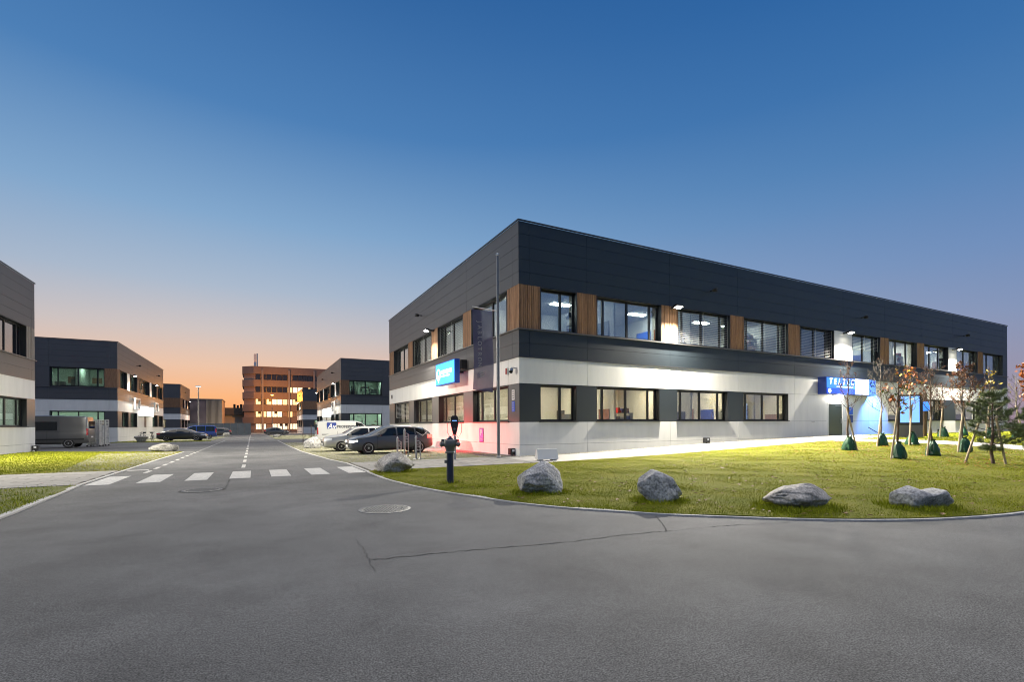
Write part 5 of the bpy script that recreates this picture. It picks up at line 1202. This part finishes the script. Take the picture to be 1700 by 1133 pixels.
def young_tree(x, y, h, seed, label, leaves, first=1.5, nbr=14, spread=.9, lean=(0, 0), bark='bark', depth=2, up=.35, grp='young trees planted on the lawn'):
    rnd = random.Random(seed); t = empty('young_tree', (x, y, tz(x, y) + .02), 0, label, 'tree', grp)
    k = 9; pts = []; rs = []
    for i in range(k + 1):
        s_ = i / k; pts.append(Vector((lean[0] * s_ * h + rnd.uniform(-.025, .025) * (i > 0), lean[1] * s_ * h + rnd.uniform(-.025, .025) * (i > 0), s_ * h))); rs.append(.042 * (1 - s_) ** .8 + .006)
    MB().tube(pts, rs, 8).build('trunk', bark, t, smooth=True)
    mb = MB(); tips = []
    for j in range(nbr):
        z = first + (h * .95 - first) * (j / nbr) ** .9; i = min(k - 1, int(z / h * k)); o = pts[i].lerp(pts[i + 1], z / h * k - i)
        a = j * 2.4 + rnd.uniform(-.4, .4); L_ = spread * (1.05 - .7 * j / nbr) * rnd.uniform(.75, 1.15)
        branch(mb, tips, o, Vector((math.cos(a), math.sin(a), rnd.uniform(.35, .95))).normalized(), L_, .014 * (1.1 - .6 * j / nbr), depth, rnd, up)
    mb.build('crown', bark, t, smooth=True)
    for cnt, size, m, flt in leaves:
        c = [q for q in tips if flt is None or flt(q[0])]
        leaf_mesh('leaves', [rnd.choice(c) for _ in range(cnt)] if c else [], size, m, t, rnd)
    return t
def bag(x, y, rz, label, s_=1.0):
    b = MB(); n = 22; prof = [(.30, 0), (.32, .06), (.30, .2), (.26, .38), (.2, .56), (.13, .68), (.10, .74), (.13, .80), (.06, .78)]; v = []; f = []; rnd = random.Random(int(x * 97))
    for r_, z in prof:
        for j in range(n):
            a = 2 * PI * j / n; q = r_ * (1 + .14 * math.sin(3 * a + rz + z * 2) + .10 * math.sin(7 * a + z * 9 + rz) + rnd.uniform(-.07, .07)); v.append((q * math.cos(a) * s_, q * math.sin(a) * .85 * s_, (z + .03 * math.sin(2 * a + rz)) * s_))
    for i in range(len(prof) - 1):
        for j in range(n): f.append((i * n + j, i * n + (j + 1) % n, (i + 1) * n + (j + 1) % n, (i + 1) * n + j))
    o = empty('watering_bag', (x, y, tz(x, y) + .02), rz, label, 'watering bag', 'green watering bags')
    MB().add(v, f).build('bag_body', 'bag', o, smooth=True, sharp=30); MB().box(-.05, .07, -.29 * s_, -.27 * s_, .03, .12).build('print_label', 'white_plastic', o)
def stake(x, y, dx, dy, h, label):
    o = MB().tube([(0, 0, 0), (dx, dy, h)], .035, 8).build('tree_stake', 'stake', None, (x, y, tz(x, y))); tag(o, label, 'stake', 'wooden tree stakes')
U = Vector((_c, -_s, 0)); D = Vector((_s, _c, 0))     # across and along the view
def off(x, y, a, b=0): return x + U.x * a + D.x * b, y + U.y * a + D.y * b
OR, RD, YE, GR, BR = 'leaf_orange', 'leaf_red', 'leaf_yellow', 'leaf_green', 'leaf_brown'
lowz = lambda z0, z1: (lambda p: z0 < p.z < z1)
TR = [((22.2, 11.63), 3.95, 21, 'bare young tree in front of the entrance door', [(40, .07, RD, lowz(2.6, 4.2))], .95, (.0, .0), .30, 1.55),
      ((25.26, 11.83), 3.8, 22, 'bare young tree left of the display pillar', [(14, .06, BR, None)], 1.05, (.01, .01), -.28, 1.4),
      ((20.13, 8.94), 3.2, 23, 'young tree with orange and green leaves, nearest to the boulders', [(46, .13, OR, lowz(1.6, 2.7)), (10, .15, GR, lowz(1.6, 2.6)), (8, .14, YE, lowz(2, 3.4))], .95, (.05, .0), -.30, 1.35),
      ((26.79, 11.32), 3.7, 24, 'young tree with orange and yellow leaves beside the display pillar', [(70, .13, OR, None), (24, .14, YE, lowz(2.4, 4.2)), (30, .11, RD, None)], .9, (-.03, .0), -.2, 1.5),
      ((22.25, 8.78), 3.35, 25, 'bare reddish twiggy young tree in the middle of the group', [(90, .045, RD, lowz(1.8, 3.6))], .95, (-.01, .0), -.26, 1.5),
      ((24.79, 8.77), 3.55, 26, 'young tree with dense fine brown foliage', [(1500, .05, BR, None), (700, .05, RD, None)], .8, (-.01, .0), -.3, 1.6),
      ((35.75, 13.58), 3.2, 27, 'thin young tree beyond the path, behind the twiggy one', [(160, .06, RD, None)], .9, (0, 0), -.25, 1.4),
      ((39.68, 14.04), 3.0, 28, 'thin young tree beyond the path, behind the brown one', [(60, .06, BR, None)], .8, (0, 0), .25, 1.4),
      ((34.4, 11.1), 3.9, 29, 'young tree with few yellow leaves behind the pine', [(40, .16, YE, lowz(2.2, 4.4)), (30, .12, GR, lowz(1.2, 3))], .7, (.04, .0), -.28, 1.6),
      ((38.5, 11.2), 3.6, 30, 'pale leafless young tree at the far right beyond the path', [(12, .08, YE, None)], .9, (.02, .01), .3, 1.5),
      ((27.4, 7.3), 4.2, 31, 'young tree with dense orange red foliage at the right edge', [(800, .11, OR, lowz(1.8, 5)), (500, .10, RD, lowz(1.8, 5))], 1.0, (0, 0), -.3, 1.5)]
for (x, y), h, sd_, lab, lv, spr, ln, so, fb in TR:
    young_tree(x, y, h, sd_, lab, lv, first=fb, nbr=26 if sd_ in (26, 31) else 18, spread=spr, lean=ln, bark='bark' if sd_ % 2 else 'bark_grey', depth=2)
    bag(*off(x, y, .02, -.05), sd_, 'watering bag under the ' + lab, .76)
    a, b = off(x, y, so, -.12); tgt = Vector((*off(x, y, -so * .18, 0), 0)); stake(a, b, tgt.x - a, tgt.y - b, 1.85, 'stake leaning on the ' + lab)
def pine(x, y, h, seed, label, rad):
    rnd = random.Random(seed); t = empty('pine_tree', (x, y, tz(x, y) + .02), 0, label, 'tree', 'young pines'); mb = MB(); pts = [Vector((rnd.uniform(-.03, .03), rnd.uniform(-.03, .03), h * i / 7)) for i in range(8)]
    mb.tube(pts, [.042 * (1 - i / 7) + .010 for i in range(8)], 8); mb.build('trunk', 'bark', t, smooth=True); br = MB(); V = []
    for lvl in range(9):
        z = .42 + (h - .5) * lvl / 9; R_ = rad * (1.0 - .07 * abs(lvl - 4) - (.3 if lvl < 1 else 0)) * (1 - max(0, lvl - 5) * .14)
        for j in range(rnd.randint(5, 7)):
            a = rnd.uniform(0, 2 * PI); L_ = R_ * rnd.uniform(.65, 1.1); d = Vector((math.cos(a), math.sin(a), rnd.uniform(.1, .45))); o = Vector((0, 0, z)); e = []
            for i in range(5): s_ = i / 4; e.append(o + Vector((d.x * L_ * s_, d.y * L_ * s_, d.z * L_ * s_ ** 1.6)))
            br.tube(e, [.016, .013, .011, .008, .005], 5)
            cl = [(e[4], d), (e[3].lerp(e[4], .3), d), (e[3], d)] + [(e[rnd.randint(2, 3)] + Vector((rnd.uniform(-.14, .14), rnd.uniform(-.14, .14), rnd.uniform(0, .12))), d) for _ in range(3)]
            for c, dd in cl:
                for _ in range(75):
                    n_ = (Vector((rnd.gauss(0, 1), rnd.gauss(0, 1), rnd.gauss(.25, 1))).normalized() + Vector((dd.x, dd.y, .55)) * .6).normalized(); ln = rnd.uniform(.08, .15); s2 = n_.cross(Vector((rnd.uniform(-1, 1), rnd.uniform(-1, 1), 1))).normalized() * .0035
                    c2 = c + Vector((rnd.uniform(-.03, .03), rnd.uniform(-.03, .03), rnd.uniform(-.03, .03))); V.append([c2 - s2, c2 + s2, c2 + n_ * ln])
    br.build('branches', 'bark_grey', t, smooth=True)
    o = bpy.data.objects.new('needles', mass('needles', np.array([[tuple(p) for p in q] for q in V]), 3, 'needle')); link(o, t); o['kind'] = 'stuff'
pine(20.95, 6.66, 2.45, 41, 'dark green young pine in front of the row of young trees', .78)
pine(23.2, 6.35, 1.9, 42, 'dark green pine cut off by the right edge', .75)
a, b = off(20.95, 6.66, .32, -.1); stake(a, b, -U.x * .3, -U.y * .3, 1.5, 'dark stake leaning against the pine on the right')
a, b = off(20.95, 6.66, -.42, .5); stake(a, b, U.x * .45, U.y * .45, 1.3, 'pale stake crossing behind the pine on the left')
for k in range(2):
    poly, n_, m, lab = ((LR1, 900, BR, 'fallen brown leaves scattered on the lawn'), ([(18, 6), (28, 5), (28.1, 15.6), (21, 15.4)], 420, OR, 'fallen orange leaves under the young trees'))[k]
    pts = scatter(n_ * 2, poly, .055); rnd = random.Random(5 + k); leaf_mesh_spots = [(Vector(p), None) for p in pts]
    v = []; f = []
    for p in pts:
        s_ = rnd.uniform(.025, .06); a = rnd.uniform(0, 6.28); ca, sa = math.cos(a) * s_, math.sin(a) * s_; i = len(v); x, y, z = p
        v += [(x - ca, y - sa, z), (x + sa * .6, y - ca * .6, z + s_ * .3), (x + ca, y + sa, z + rnd.uniform(0, .02)), (x - sa * .6, y + ca * .6, z + s_ * .3)]; f.append((i, i + 1, i + 2, i + 3))
    tag(MB().add(v, f).build('fallen_leaves', m), lab, 'leaves', kind='stuff')
